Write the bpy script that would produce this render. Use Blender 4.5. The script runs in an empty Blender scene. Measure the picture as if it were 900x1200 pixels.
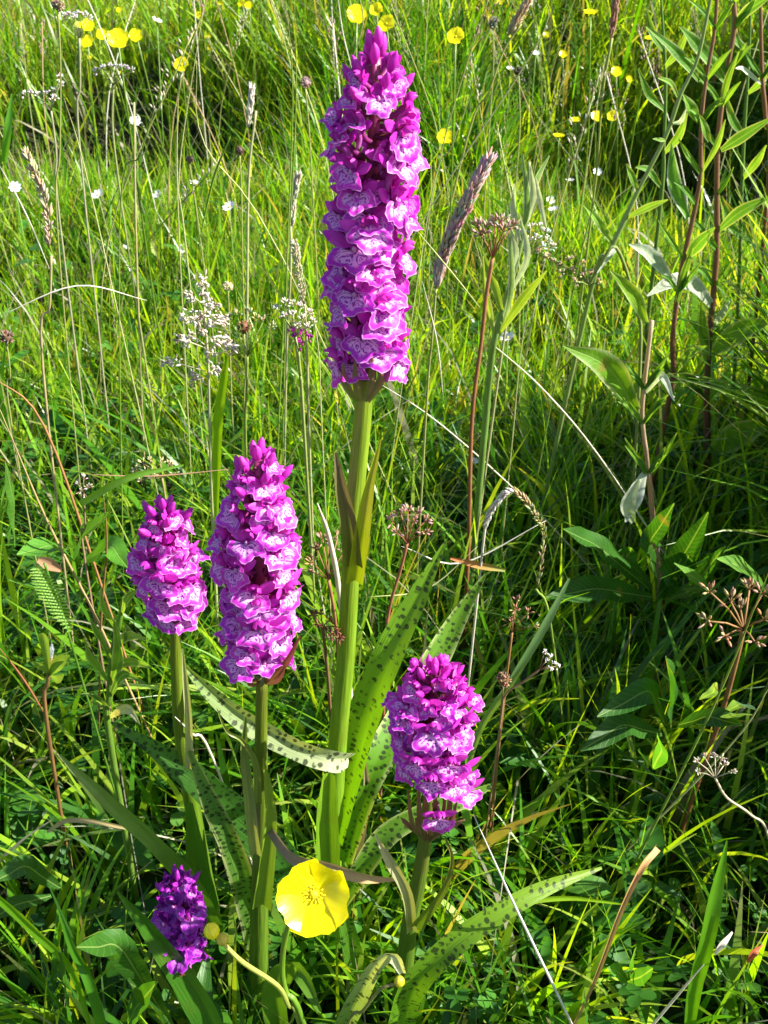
import bpy, math, random
import numpy as np
from mathutils import Vector, Matrix, Quaternion
R = random.Random(7)
NR = np.random.default_rng(11)
scene = bpy.context.scene
COL = scene.collection

# ------------------------------------------------------------------ camera, world, sun, exposure
CAMZ = 0.65
PITCH = math.radians(37.0)
FOV = math.radians(55.0)
cam_d = bpy.data.cameras.new('camera')
cam_d.sensor_fit = 'VERTICAL'
cam_d.sensor_height = 24.0
cam_d.lens = 12.0 / math.tan(FOV / 2)
cam_d.clip_start = 0.01
cam_d.clip_end = 600
cam_d.dof.use_dof = True
cam_d.dof.focus_distance = 0.46
cam_d.dof.aperture_fstop = 26
cam = bpy.data.objects.new('camera', cam_d)
cam.location = (0, 0, CAMZ)
cam.rotation_euler = (math.pi / 2 - PITCH, 0, 0)
COL.objects.link(cam)
scene.camera = cam

SUN_EL, SUN_AZ = math.radians(38), math.radians(94)     # azimuth clockwise from +Y (away from the camera)
world = bpy.data.worlds.new("World")
scene.world = world
world.use_nodes = True
wn = world.node_tree
sky = wn.nodes.new('ShaderNodeTexSky')
sky.sky_type = 'NISHITA'
sky.sun_disc = False
sky.sun_elevation = SUN_EL
sky.sun_rotation = SUN_AZ
wn.links.new(sky.outputs[0], wn.nodes['Background'].inputs[0])
wn.nodes['Background'].inputs[1].default_value = 0.07
sun_d = bpy.data.lights.new('sun', 'SUN')
sun_d.energy = 5.0
sun_d.angle = math.radians(0.5)
sun_d.color = (1.0, 0.95, 0.86)
sun = bpy.data.objects.new('sun', sun_d)
COL.objects.link(sun)
SUNV = Vector((math.sin(SUN_AZ) * math.cos(SUN_EL), math.cos(SUN_AZ) * math.cos(SUN_EL), math.sin(SUN_EL)))
sun.rotation_euler = SUNV.to_track_quat('Z', 'Y').to_euler()
scene.view_settings.view_transform = 'Standard'
scene.view_settings.look = 'None'
scene.view_settings.gamma = 1
scene.view_settings.exposure = 1.72
scene.render.engine = 'CYCLES'
scene.cycles.use_denoising = True
scene.cycles.max_bounces = 7
scene.cycles.diffuse_bounces = 3
scene.cycles.transmission_bounces = 5
scene.cycles.caustics_reflective = False
scene.cycles.caustics_refractive = False

# ------------------------------------------------------------------ picture pixel -> point in the world
FPX = 600.0 / math.tan(FOV / 2)
def P(px, py, Y):
    a, b = (px - 450) / FPX, (600 - py) / FPX
    d = Vector((a, math.cos(PITCH) + b * math.sin(PITCH), -math.sin(PITCH) + b * math.cos(PITCH)))
    return Vector((0, 0, CAMZ)) + d * (Y / d.y)
def wpx(n, p):                       # a width of n pixels at point p, in metres
    d = p - Vector((0, 0, CAMZ))
    depth = d.y * math.cos(PITCH) - d.z * math.sin(PITCH)
    return n * depth / FPX
def hollow(x, y):
    """hollows between the tussocks, sunk and thinned so they lie in shade"""
    a = np.exp(-(((x + .62) / .52) ** 2 + ((y - 2.12) / .27) ** 2) ** 1.5)
    b = np.exp(-(((x - .62) / .42) ** 2 + ((y - 2.0) / .30) ** 2) ** 1.5)
    c = np.exp(-(((x - .02) / .10) ** 2 + ((y - 1.9) / .16) ** 2) ** 1.5)
    return np.clip(a + b + c, 0, 1)
def terr(x, y):
    return (0.018 * np.sin(x * 3.1 + 1.0) * np.sin(y * 2.7 + .5) + 0.010 * np.sin(x * 8.3 + y * 3.7)
            + 0.05 * np.sin(x * .8 + 2) * np.sin(y * .63 - .4) * np.clip(y - .6, 0, 1) - 0.012
            + 0.16 * np.exp(-((y - 2.75 - .12 * np.sin(x * 1.7)) / .28) ** 2) * (.55 + .45 * np.sin(x * 2.1 + .6)) - 0.05 * np.exp(-((y - 2.15) / .3) ** 2)
            - 0.19 * hollow(x, y))

# ------------------------------------------------------------------ mesh builder
class MB:
    def __init__(s):
        s.v, s.f, s.uv, s.c, s.m = [], [], [], [], []
    def vert(s, p, uv=(0, 0), c=(1, 1, 1)):
        s.v.append((p[0], p[1], p[2])); s.uv.append(uv); s.c.append(c)
        return len(s.v) - 1
    def face(s, idx, m=0):
        s.f.append(idx); s.m.append(m)
    def build(s, name, mats, parent=None, org=None, smooth=True):
        me = bpy.data.meshes.new(name)
        v = s.v
        if org is not None:
            v = [(a[0] - org[0], a[1] - org[1], a[2] - org[2]) for a in v]
        me.from_pydata(v, [], s.f)
        if not isinstance(mats, (list, tuple)): mats = [mats]
        for m in mats: me.materials.append(m)
        if any(s.m): me.polygons.foreach_set('material_index', s.m)
        if smooth: me.polygons.foreach_set('use_smooth', [True] * len(me.polygons))
        ul = me.uv_layers.new(name='uv')
        li = np.empty(len(me.loops), dtype=np.int32); me.loops.foreach_get('vertex_index', li)
        ul.data.foreach_set('uv', np.array(s.uv, dtype=np.float32)[li].ravel())
        ca = me.color_attributes.new('tint', 'FLOAT_COLOR', 'POINT')
        cc = np.ones((len(s.v), 4), dtype=np.float32); cc[:, :3] = np.array(s.c, dtype=np.float32)
        ca.data.foreach_set('color', cc.ravel())
        me.update()
        o = bpy.data.objects.new(name, me)
        COL.objects.link(o)
        if parent is not None: o.parent = parent
        return o

def frame(t, hint):
    side = t.cross(hint)
    if side.length < 1e-5: side = t.cross(Vector((1, .1, .2)))
    side.normalize()
    return side, side.cross(t).normalized()

def spline(pts, n):
    """Catmull-Rom through pts, n samples per span; pts are Vectors or tuples of numbers"""
    A = [list(p) for p in pts]
    A = [[2 * a - b for a, b in zip(A[0], A[1])]] + A + [[2 * a - b for a, b in zip(A[-1], A[-2])]]
    out = []
    for i in range(1, len(A) - 2):
        for k in range(n):
            t = k / n
            out.append([.5 * (2 * p1 + (p2 - p0) * t + (2 * p0 - 5 * p1 + 4 * p2 - p3) * t * t + (3 * p1 - p0 - 3 * p2 + p3) * t ** 3)
                        for p0, p1, p2, p3 in zip(A[i - 1], A[i], A[i + 1], A[i + 2])])
    out.append(A[-2])
    return out

def tube(mb, pts, rad, c=(1, 1, 1), c2=None, n=7, m=0, cap=True):
    pts = [Vector(p) for p in pts]
    L = len(pts); acc = 0; prev = None
    nrm = Vector((0.3, -1, 0.2))
    for i, p in enumerate(pts):
        t = (pts[min(i + 1, L - 1)] - pts[max(i - 1, 0)]).normalized()
        if i: acc += (p - pts[i - 1]).length
        side, nn = frame(t, nrm); nrm = nn
        r = rad[i] if isinstance(rad, (list, tuple)) else rad
        f = i / max(1, L - 1)
        cc = c if c2 is None else tuple(a + (b - a) * f for a, b in zip(c, c2))
        ring = [mb.vert(p + (side * math.cos(2 * math.pi * k / n) + nn * math.sin(2 * math.pi * k / n)) * r, (k / n, acc * 100), cc) for k in range(n)]
        if prev:
            for k in range(n):
                mb.face((prev[k], prev[(k + 1) % n], ring[(k + 1) % n], ring[k]), m)
        elif cap: mb.face(tuple(ring[::-1]), m)
        prev = ring
    if cap: mb.face(tuple(prev), m)

def blade(mb, pts, wid, hint=Vector((0, -.6, .8)), fold=.25, cross=4, c=(1, 1, 1), c2=None, m=0, wave=0, twist=0, edge=None):
    """leaf: pts along the midrib, wid full widths, V-folded across"""
    pts = [Vector(p) for p in pts]
    L = len(pts); acc = 0; prev = None; ph = R.random() * 6
    for i, p in enumerate(pts):
        t = (pts[min(i + 1, L - 1)] - pts[max(i - 1, 0)]).normalized()
        if i: acc += (p - pts[i - 1]).length
        side, nn = frame(t, hint)
        if twist:
            q = Quaternion(t, twist * i / (L - 1)); side = q @ side; nn = q @ nn
        w = wid[i] * .5
        f = i / max(1, L - 1)
        cc = c if c2 is None else tuple(a + (b - a) * f for a, b in zip(c, c2))
        row = []
        for j in range(cross + 1):
            u = 2 * j / cross - 1
            h = fold * abs(u) * w + wave * math.sin(acc * 160 + ph + u * 2) * abs(u) * w
            ec = cc
            if edge is not None and abs(u) > .9: ec = edge
            row.append(mb.vert(p + side * (u * w) + nn * h, (u * w * 100, acc * 100), ec))
        if prev:
            for j in range(cross):
                mb.face((prev[j], prev[j + 1], row[j + 1], row[j]), m)
        prev = row

def ellip(mb, p, ax, r, l, c=(1, 1, 1), n=6, rings=4, m=0, c2=None, pw=.7):
    """spindle-shaped seed / bud along ax from p"""
    ax = Vector(ax).normalized()
    pts, rad = [], []
    for i in range(rings + 1):
        t = i / rings
        pts.append(Vector(p) + ax * (l * t)); rad.append(max(r * .06, r * math.sin(math.pi * (t * .96 + .02)) ** pw))
    tube(mb, pts, rad, c, c2, n, m)

def rv(s=1.0):
    return Vector((R.gauss(0, s), R.gauss(0, s), R.gauss(0, s)))

def thing(name, label, cat, loc=(0, 0, 0), group=None):
    o = bpy.data.objects.new(name, None)
    o.empty_display_size = .01
    COL.objects.link(o); o.location = loc
    o['label'] = label; o['category'] = cat
    if group: o['group'] = group
    return o

# ------------------------------------------------------------------ materials
def new_mat(name):
    m = bpy.data.materials.new(name); m.use_nodes = True
    nt = m.node_tree; nt.nodes.clear()
    return m, nt, nt.nodes.new, nt.links.new
def N(nt, t, **k):
    n = nt.nodes.new(t)
    for a, b in k.items(): setattr(n, a, b)
    return n
def mth(nt, op, a, b=None, c=None):
    n = N(nt, 'ShaderNodeMath', operation=op)
    for i, x in enumerate((a, b, c)):
        if x is None: continue
        if isinstance(x, (int, float)): n.inputs[i].default_value = x
        else: nt.links.new(x, n.inputs[i])
    return n.outputs[0]
def mixc(nt, fac, a, b, bt='MIX'):
    n = N(nt, 'ShaderNodeMix', data_type='RGBA', blend_type=bt)
    for i, x in ((0, fac), (6, a), (7, b)):
        if isinstance(x, (int, float)): n.inputs[i].default_value = x
        elif isinstance(x, tuple): n.inputs[i].default_value = (*x[:3], 1)
        else: nt.links.new(x, n.inputs[i])
    return n.outputs[2]
def ramp(nt, x, a, b):
    n = N(nt, 'ShaderNodeMapRange', interpolation_type='SMOOTHSTEP'); n.inputs[1].default_value = a; n.inputs[2].default_value = b
    nt.links.new(x, n.inputs[0]); return n.outputs[0]
def finish(m, nt, colour, trans=.4, rough=.4, spec=.5, tcol=None, tgain=(1.25, 1.25, .7), bump=None, bstr=.3, bdist=.0006):
    p = N(nt, 'ShaderNodeBsdfPrincipled'); p.inputs['Roughness'].default_value = rough
    p.inputs['Specular IOR Level'].default_value = spec
    out = N(nt, 'ShaderNodeOutputMaterial')
    nt.links.new(colour, p.inputs['Base Color'])
    if bump is not None:
        b = N(nt, 'ShaderNodeBump'); b.inputs['Strength'].default_value = bstr; b.inputs['Distance'].default_value = bdist
        nt.links.new(bump, b.inputs['Height']); nt.links.new(b.outputs[0], p.inputs['Normal'])
    if trans > 0:
        t = N(nt, 'ShaderNodeBsdfTranslucent')
        tc = mixc(nt, 1.0, colour if tcol is None else tcol, tuple(tgain), 'MULTIPLY')
        nt.links.new(tc, t.inputs[0])
        mx = N(nt, 'ShaderNodeMixShader'); mx.inputs[0].default_value = trans
        nt.links.new(p.outputs[0], mx.inputs[1]); nt.links.new(t.outputs[0], mx.inputs[2])
        nt.links.new(mx.outputs[0], out.inputs[0])
    else:
        nt.links.new(p.outputs[0], out.inputs[0])
    return m
def noise(nt, vec, scale, detail=2, dist=0):
    n = N(nt, 'ShaderNodeTexNoise'); n.inputs['Scale'].default_value = scale; n.inputs['Detail'].default_value = detail
    n.inputs['Distortion'].default_value = dist
    nt.links.new(vec, n.inputs['Vector']); return n.outputs[0]

def veg_mat(name, trans=.4, rough=.4, spec=.5, tgain=(1.6, 1.5, .6), var=.35, ns=60):
    m, nt, _, _ = new_mat(name)
    a = N(nt, 'ShaderNodeAttribute', attribute_name='tint')
    tc = N(nt, 'ShaderNodeTexCoord')
    nz = noise(nt, tc.outputs['Object'], ns, 3)
    k = mth(nt, 'MULTIPLY_ADD', nz, var * 2, 1 - var)
    c = mixc(nt, 1.0, a.outputs['Color'], N(nt, 'ShaderNodeCombineColor').outputs[0], 'MULTIPLY')
    cc = nt.nodes[-2] if False else None
    comb = [n for n in nt.nodes if n.type == 'COMBINE_COLOR'][0]
    for i in range(3): nt.links.new(k, comb.inputs[i])
    return finish(m, nt, c, trans, rough, spec, tgain=tgain, bump=nz, bstr=.15)
M_GRASS = veg_mat('grass_blades', .5, .34, .42, (2.3, 1.9, .3), .25, 90)
M_VEG = veg_mat('leaf_green', .38, .5, .25, (2.0, 1.7, .5), .3, 80)
def mat_veined(name, trans, spec, tgain):
    m, nt, _, _ = new_mat(name)
    a = N(nt, 'ShaderNodeAttribute', attribute_name='tint')
    uv = N(nt, 'ShaderNodeUVMap', uv_map='uv'); tc = N(nt, 'ShaderNodeTexCoord')
    sx = N(nt, 'ShaderNodeSeparateXYZ'); nt.links.new(uv.outputs[0], sx.inputs[0])
    ax = mth(nt, 'ABSOLUTE', sx.outputs[0])
    wob = noise(nt, tc.outputs['Object'], 110, 3)
    ph = mth(nt, 'ADD', mth(nt, 'MULTIPLY', mth(nt, 'SUBTRACT', sx.outputs[1], mth(nt, 'MULTIPLY', ax, 1.3)), 12.0), mth(nt, 'MULTIPLY', wob, 6.0))
    side = ramp(nt, mth(nt, 'SINE', ph), .72, .98)
    mid = mth(nt, 'SUBTRACT', 1.0, ramp(nt, ax, .02, .06))
    v = mth(nt, 'MAXIMUM', mth(nt, 'MULTIPLY', side, .22), mid)
    n2 = noise(nt, tc.outputs['Object'], 55, 4)
    base = mixc(nt, 1.0, a.outputs['Color'], mixc(nt, n2, (.45, .5, .5), (1.6, 1.45, 1.3)), 'MULTIPLY')
    c = mixc(nt, mth(nt, 'MULTIPLY', v, .5), base, (.26, .38, .10))
    brown = ramp(nt, noise(nt, tc.outputs['Object'], 38, 5), .66, .74)
    c = mixc(nt, mth(nt, 'MULTIPLY', brown, .6), c, (.22, .13, .04))
    hh = mth(nt, 'SUBTRACT', n2, mth(nt, 'MULTIPLY', v, .8))
    return finish(m, nt, c, trans, .48, spec, tgain=tgain, bump=hh, bstr=.6, bdist=.0008)
M_LEAF = mat_veined('veined_leaf', .4, .25, (2.0, 1.7, .4))
M_DRY = veg_mat('dry_straw', .22, .6, .3, (1.1, 1.0, .8), .3, 120)
M_FUZZ = veg_mat('hairy_grey_leaf', .3, .7, .2, (1.3, 1.4, .7), .4, 250)
M_PALE = veg_mat('white_petal', .3, .55, .3, (1, 1, 1), .08, 200)

def mat_butter():
    m, nt, _, _ = new_mat('buttercup_petal')
    uv = N(nt, 'ShaderNodeUVMap', uv_map='uv')
    w = N(nt, 'ShaderNodeMapping'); w.inputs['Scale'].default_value = (14, 1.2, 1); nt.links.new(uv.outputs[0], w.inputs[0])
    nz = noise(nt, w.outputs[0], 1.0, 3)
    c = mixc(nt, ramp(nt, nz, .3, .7), (.92, .80, .004), (.96, .90, .012))
    return finish(m, nt, c, .5, .25, .45, tgain=(1, 1, .6), bump=nz, bstr=.25, bdist=.0004)
M_BUTTER = mat_butter()

def mat_stem():
    m, nt, _, _ = new_mat('orchid_stem')
    a = N(nt, 'ShaderNodeAttribute', attribute_name='tint')
    uv = N(nt, 'ShaderNodeUVMap', uv_map='uv')
    mp = N(nt, 'ShaderNodeMapping'); mp.inputs['Scale'].default_value = (26, .35, 1); nt.links.new(uv.outputs[0], mp.inputs[0])
    nz = noise(nt, mp.outputs[0], 1.0, 3)
    tc = N(nt, 'ShaderNodeTexCoord')
    n2 = noise(nt, tc.outputs['Object'], 40, 4)
    c = mixc(nt, ramp(nt, nz, .3, .7), (.8, .8, .8), (1.2, 1.15, 1.1))
    c = mixc(nt, 1.0, a.outputs['Color'], c, 'MULTIPLY')
    c = mixc(nt, mth(nt, 'MULTIPLY', ramp(nt, n2, .5, .8), .35), c, (.12, .10, .02))
    return finish(m, nt, c, .22, .33, .5, tgain=(2.0, 1.8, .5), bump=nz, bstr=.6, bdist=.0006)
M_STEM = mat_stem()

def mat_spotleaf():
    m, nt, _, _ = new_mat('spotted_orchid_leaf')
    a = N(nt, 'ShaderNodeAttribute', attribute_name='tint')
    uv = N(nt, 'ShaderNodeUVMap', uv_map='uv')
    oi = N(nt, 'ShaderNodeObjectInfo')
    mp = N(nt, 'ShaderNodeMapping'); mp.inputs['Scale'].default_value = (2.4, 2.9, 1); nt.links.new(uv.outputs[0], mp.inputs[0])
    off = N(nt, 'ShaderNodeVectorMath', operation='SCALE'); off.inputs[0].default_value = (17, 31, 5); nt.links.new(oi.outputs['Random'], off.inputs['Scale'])
    ad = N(nt, 'ShaderNodeVectorMath', operation='ADD'); nt.links.new(mp.outputs[0], ad.inputs[0]); nt.links.new(off.outputs[0], ad.inputs[1])
    vor = N(nt, 'ShaderNodeTexVoronoi'); vor.inputs['Scale'].default_value = 1.0; vor.inputs['Randomness'].default_value = .75
    nd = N(nt, 'ShaderNodeTexNoise'); nd.inputs['Scale'].default_value = 3; nt.links.new(ad.outputs[0], nd.inputs['Vector'])
    a2 = N(nt, 'ShaderNodeVectorMath', operation='MULTIPLY_ADD'); a2.inputs[1].default_value = (.35, .35, 0)
    nt.links.new(nd.outputs[1], a2.inputs[0]); nt.links.new(ad.outputs[0], a2.inputs[2]); nt.links.new(a2.outputs[0], vor.inputs['Vector'])
    sep = N(nt, 'ShaderNodeSeparateColor'); nt.links.new(vor.outputs['Color'], sep.inputs[0])
    thr = mth(nt, 'MULTIPLY_ADD', sep.outputs[0], .20, .27)
    d = mth(nt, 'SUBTRACT', thr, vor.outputs['Distance'])
    spot = mth(nt, 'MULTIPLY', mth(nt, 'MULTIPLY', ramp(nt, d, -.05, .10), .85), ramp(nt, noise(nt, ad.outputs[0], .8, 2), .34, .5))
    mv = N(nt, 'ShaderNodeMapping'); mv.inputs['Scale'].default_value = (16, .3, 1); nt.links.new(uv.outputs[0], mv.inputs[0])
    vein = noise(nt, mv.outputs[0], 1.0, 2)
    base = mixc(nt, 1.0, a.outputs['Color'], mixc(nt, vein, (.7, .75, .7), (1.3, 1.25, 1.3)), 'MULTIPLY')
    c = mixc(nt, spot, base, (.014, .022, .010))
    return finish(m, nt, c, .42, .45, .3, tgain=(2.0, 1.7, .4), bump=vein, bstr=.6, bdist=.0006)
M_SPOT = mat_spotleaf()

def mat_lip():
    m, nt, _, _ = new_mat('orchid_lip_marked')
    uv = N(nt, 'ShaderNodeUVMap', uv_map='uv')      # u = across (-1..1), v = down from the throat (0..1); third: radius in tint.r
    at = N(nt, 'ShaderNodeAttribute', attribute_name='tint')
    oi = N(nt, 'ShaderNodeObjectInfo')
    sx = N(nt, 'ShaderNodeSeparateXYZ'); nt.links.new(uv.outputs[0], sx.inputs[0])
    sr = N(nt, 'ShaderNodeSeparateColor'); nt.links.new(at.outputs['Color'], sr.inputs[0])
    rad = sr.outputs[0]
    off = N(nt, 'ShaderNodeVectorMath', operation='SCALE'); off.inputs[0].default_value = (23, 11, 7); nt.links.new(oi.outputs['Random'], off.inputs['Scale'])
    ad = N(nt, 'ShaderNodeVectorMath', operation='ADD'); nt.links.new(uv.outputs[0], ad.inputs[0]); nt.links.new(off.outputs[0], ad.inputs[1])
    nz = noise(nt, ad.outputs[0], 3.2, 2)
    ax = mth(nt, 'ABSOLUTE', sx.outputs[0])
    # two nested loops either side of the midline
    dx = mth(nt, 'SUBTRACT', ax, .27); dy = mth(nt, 'MULTIPLY', mth(nt, 'SUBTRACT', sx.outputs[1], .42), .8)
    dd = mth(nt, 'SQRT', mth(nt, 'ADD', mth(nt, 'MULTIPLY', dx, dx), mth(nt, 'MULTIPLY', dy, dy)))
    ph = mth(nt, 'MULTIPLY_ADD', nz, 14.0, mth(nt, 'MULTIPLY', dd, 36))
    wv = mth(nt, 'SINE', ph)
    brk = noise(nt, ad.outputs[0], 10.0, 1)
    line = mth(nt, 'MULTIPLY', ramp(nt, wv, .0, .5), ramp(nt, brk, .40, .52))
    centre = mth(nt, 'SUBTRACT', 1.0, ramp(nt, mth(nt, 'ADD', rad, mth(nt, 'MULTIPLY', nz, .25)), .72, .9))
    n2 = noise(nt, ad.outputs[0], 2.0, 2)
    ground = mixc(nt, n2, (.66, .16, .66), (.92, .60, .88))
    outer = mixc(nt, oi.outputs['Random'], (.50, .028, .55), (.74, .050, .58))
    # a few veins in the outer lobes
    c = mixc(nt, centre, outer, ground)
    c = mixc(nt, mth(nt, 'MULTIPLY', line, mth(nt, 'MULTIPLY_ADD', centre, .55, .45)), c, (.26, .008, .34))
    rim = ramp(nt, rad, .93, .99)
    c = mixc(nt, mth(nt, 'MULTIPLY', rim, .55), c, (.86, .55, .88))
    return finish(m, nt, c, .36, .5, .35, tgain=(1.15, .8, 1.1), bump=nz, bstr=.3, bdist=.0004)
M_LIP = mat_lip()

def mat_petal(name, ca, cb, trans=.4, vein=(.22, .005, .22)):
    m, nt, _, _ = new_mat(name)
    uv = N(nt, 'ShaderNodeUVMap', uv_map='uv')
    oi = N(nt, 'ShaderNodeObjectInfo')
    mp = N(nt, 'ShaderNodeMapping'); mp.inputs['Scale'].default_value = (22, 1.5, 1); nt.links.new(uv.outputs[0], mp.inputs[0])
    nz = noise(nt, mp.outputs[0], 1.0, 2)
    c = mixc(nt, oi.outputs['Random'], ca, cb)
    c = mixc(nt, mth(nt, 'MULTIPLY', ramp(nt, nz, .5, .75), .5), c, vein)
    tc = N(nt, 'ShaderNodeTexCoord')
    n2 = noise(nt, tc.outputs['Object'], 300, 2)
    c = mixc(nt, mth(nt, 'MULTIPLY', ramp(nt, n2, .5, .8), .25), c, (.75, .3, .75))
    return finish(m, nt, c, trans, .45, .4, tgain=(1.2, .7, 1.0), bump=nz, bstr=.3, bdist=.0003)
M_SEPAL = mat_petal('orchid_sepal', (.50, .022, .47), (.68, .060, .56))
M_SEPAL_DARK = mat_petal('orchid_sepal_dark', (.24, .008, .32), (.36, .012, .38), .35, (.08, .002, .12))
M_BRACT = veg_mat('orchid_bract', .35, .45, .4, (1.5, 1.0, .9), .3, 200)

def mat_soil():
    m, nt, _, _ = new_mat('meadow_soil')
    tc = N(nt, 'ShaderNodeTexCoord')
    n1 = noise(nt, tc.outputs['Object'], 9, 6); n2 = noise(nt, tc.outputs['Object'], 60, 5); n3 = noise(nt, tc.outputs['Object'], .5, 4)
    c = mixc(nt, ramp(nt, n1, .35, .65), (.012, .011, .006), (.018, .035, .007))
    c = mixc(nt, ramp(nt, n2, .55, .75), c, (.05, .045, .02))
    ln = N(nt, 'ShaderNodeVectorMath', operation='LENGTH'); nt.links.new(tc.outputs['Object'], ln.inputs[0])
    far = ramp(nt, ln.outputs['Value'], 5, 14)
    c = mixc(nt, far, c, mixc(nt, n3, (.05, .12, .014), (.12, .17, .03)))
    return finish(m, nt, c, 0, .95, .2, bump=n2, bstr=.8, bdist=.01)
M_SOIL = mat_soil()

# ------------------------------------------------------------------ the ground
def ground():
    mb = MB()
    g = np.sinh(np.linspace(-6.0, 6.0, 180)); g = g / g[-1] * 220
    # denser near the origin
    idx = {}
    n = len(g)
    X, Y = np.meshgrid(g, g + .8, indexing='ij')
    far = np.clip((np.hypot(X, Y) - 8) / 30, 0, 1)
    Z = terr(X, Y) * (1 - far) + far * .25 * np.sin(X * .05) * np.sin(Y * .04)
    for i in range(n):
        for j in range(n): mb.vert((X[i, j], Y[i, j], Z[i, j]))
    for i in range(n - 1):
        for j in range(n - 1):
            mb.face((i * n + j, (i + 1) * n + j, (i + 1) * n + j + 1, i * n + j + 1))
    o = mb.build('ground', M_SOIL)
    o['kind'] = 'structure'
    o['label'] = 'dark soil and thatch of the meadow under the grass'
ground()

# ------------------------------------------------------------------ grass mass (stuff)
PAL = np.array([(.065, .205, .008), (.120, .275, .010), (.19, .33, .014), (.26, .38, .03), (.028, .105, .008),
                (.14, .23, .015), (.20, .19, .09), (.26, .25, .17)])
def grass_field(name, x, y, L, W, pal_w, K=5, lean=.35, curl=.9, label='', az_bias=None, mat=None, basez=None, pal=PAL):
    n = len(x)
    z0 = terr(x, y) if basez is None else basez
    az = NR.uniform(0, 2 * np.pi, n)
    if az_bias is not None: az = az_bias + NR.normal(0, .8, n)
    th0 = np.abs(NR.normal(0, lean, n)); kap = NR.gamma(2.0, curl / 2, n)
    sidea = az + np.pi / 2 + NR.normal(0, .5, n)
    tw = NR.normal(0, .9, n)
    t = np.linspace(0, 1, K + 1)
    pos = np.zeros((n, K + 1, 3)); pos[:, 0, 0] = x; pos[:, 0, 1] = y; pos[:, 0, 2] = z0 - .01
    for k in range(1, K + 1):
        th = np.minimum(th0 + kap * (t[k] - .5 / K) ** 1.3, 2.7)
        d = L / K
        pos[:, k, 0] = pos[:, k - 1, 0] + np.sin(th) * np.cos(az) * d
        pos[:, k, 1] = pos[:, k - 1, 1] + np.sin(th) * np.sin(az) * d
        pos[:, k, 2] = pos[:, k - 1, 2] + np.cos(th) * d
    pos[:, :, 2] = np.maximum(pos[:, :, 2], (z0 - .01)[:, None] + np.where(t > 0, .002, 0)[None, :])
    prof = np.array([.75 if q == 0 else (1 - q ** 2.2) for q in t]); prof[-1] = .05
    V = np.zeros((n, K + 1, 2, 3))
    for k in range(K + 1):
        a = sidea + tw * t[k]
        w = W * prof[k] * .5
        sx, sy = np.cos(a) * w, np.sin(a) * w
        sz = np.where(k > 0, NR.normal(0, .25, n) * 0 + .25 * np.sin(a * 3), 0) * w
        V[:, k, 0] = pos[:, k] + np.stack([sx, sy, sz], 1); V[:, k, 1] = pos[:, k] - np.stack([sx, sy, sz], 1)
    verts = V.reshape(-1, 3)
    base = (np.arange(n) * (K + 1) * 2)[:, None, None]
    kk = (np.arange(K) * 2)[None, :, None]
    quad = base + kk + np.array([0, 1, 3, 2])[None, None, :]
    quad = quad.reshape(-1, 4)
    me = bpy.data.meshes.new(name)
    me.vertices.add(len(verts)); me.vertices.foreach_set('co', verts.astype(np.float32).ravel())
    nq = len(quad)
    me.loops.add(nq * 4); me.loops.foreach_set('vertex_index', quad.astype(np.int32).ravel())
    me.polygons.add(nq); me.polygons.foreach_set('loop_start', (np.arange(nq) * 4).astype(np.int32))
    me.polygons.foreach_set('loop_total', np.full(nq, 4, dtype=np.int32))
    me.polygons.foreach_set('use_smooth', np.ones(nq, dtype=bool))
    me.update(calc_edges=True)
    ci = NR.choice(len(pal), n, p=np.array(pal_w) / np.sum(pal_w))
    colr = pal[ci] * NR.uniform(.75, 1.25, (n, 1))
    C = np.ones((n, K + 1, 2, 4), dtype=np.float32)
    tip = np.where(NR.random(n) < .12, 1, 0)[:, None]
    for k in range(K + 1):
        f = t[k] ** 3 * .8 * tip
        cbase = colr * (1 - .0 * t[k])
        C[:, k, :, :3] = (cbase * (1 - f) + np.array([.20, .17, .07]) * f)[:, None, :]
    ca = me.color_attributes.new('tint', 'FLOAT_COLOR', 'POINT'); ca.data.foreach_set('color', C.ravel())
    me.materials.append(mat or M_GRASS)
    o = bpy.data.objects.new(name, me); COL.objects.link(o)
    o['kind'] = 'stuff'; o['label'] = label; o['category'] = 'grass'
    return o

def clumped(n, ylo, yhi, xw, per=12, spread=.014, keep=None):
    """clump centres uniform in the trapezoid seen by the camera plus a margin"""
    nc = n // per
    out = []
    while sum(len(a) for a in out) < nc:
        y = NR.uniform(ylo, yhi, nc * 3)
        x = NR.uniform(-1, 1, nc * 3) * (xw[0] + xw[1] * yhi)
        ok = np.abs(x) < xw[0] + xw[1] * y
        if keep is not None: ok &= NR.random(nc * 3) < keep(x, y)
        out.append(np.stack([x[ok], y[ok]], 1))
    c = np.concatenate(out)[:nc]
    c = np.repeat(c, per, axis=0) + NR.normal(0, spread, (nc * per, 2))
    cid = np.repeat(np.arange(nc), per)
    return c[:, 0], c[:, 1], cid
def patchy(x, y, s=1.0):
    return .5 + .5 * np.sin(x * 9 * s + 2.1 * np.sin(y * 7 * s)) * np.sin(y * 8 * s + 1.7 * np.sin(x * 6 * s))
def tall_map(x, y):
    """1 where the photograph shows the tall rank tussocks: a band behind the lit lawn"""
    band = np.exp(-((y - (2.35 + .15 * np.sin(x * 2.2))) / .30) ** 2)
    return band * np.clip(.35 + .8 * np.abs(np.sin(x * 1.4 + .9)), 0, 1)

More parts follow.
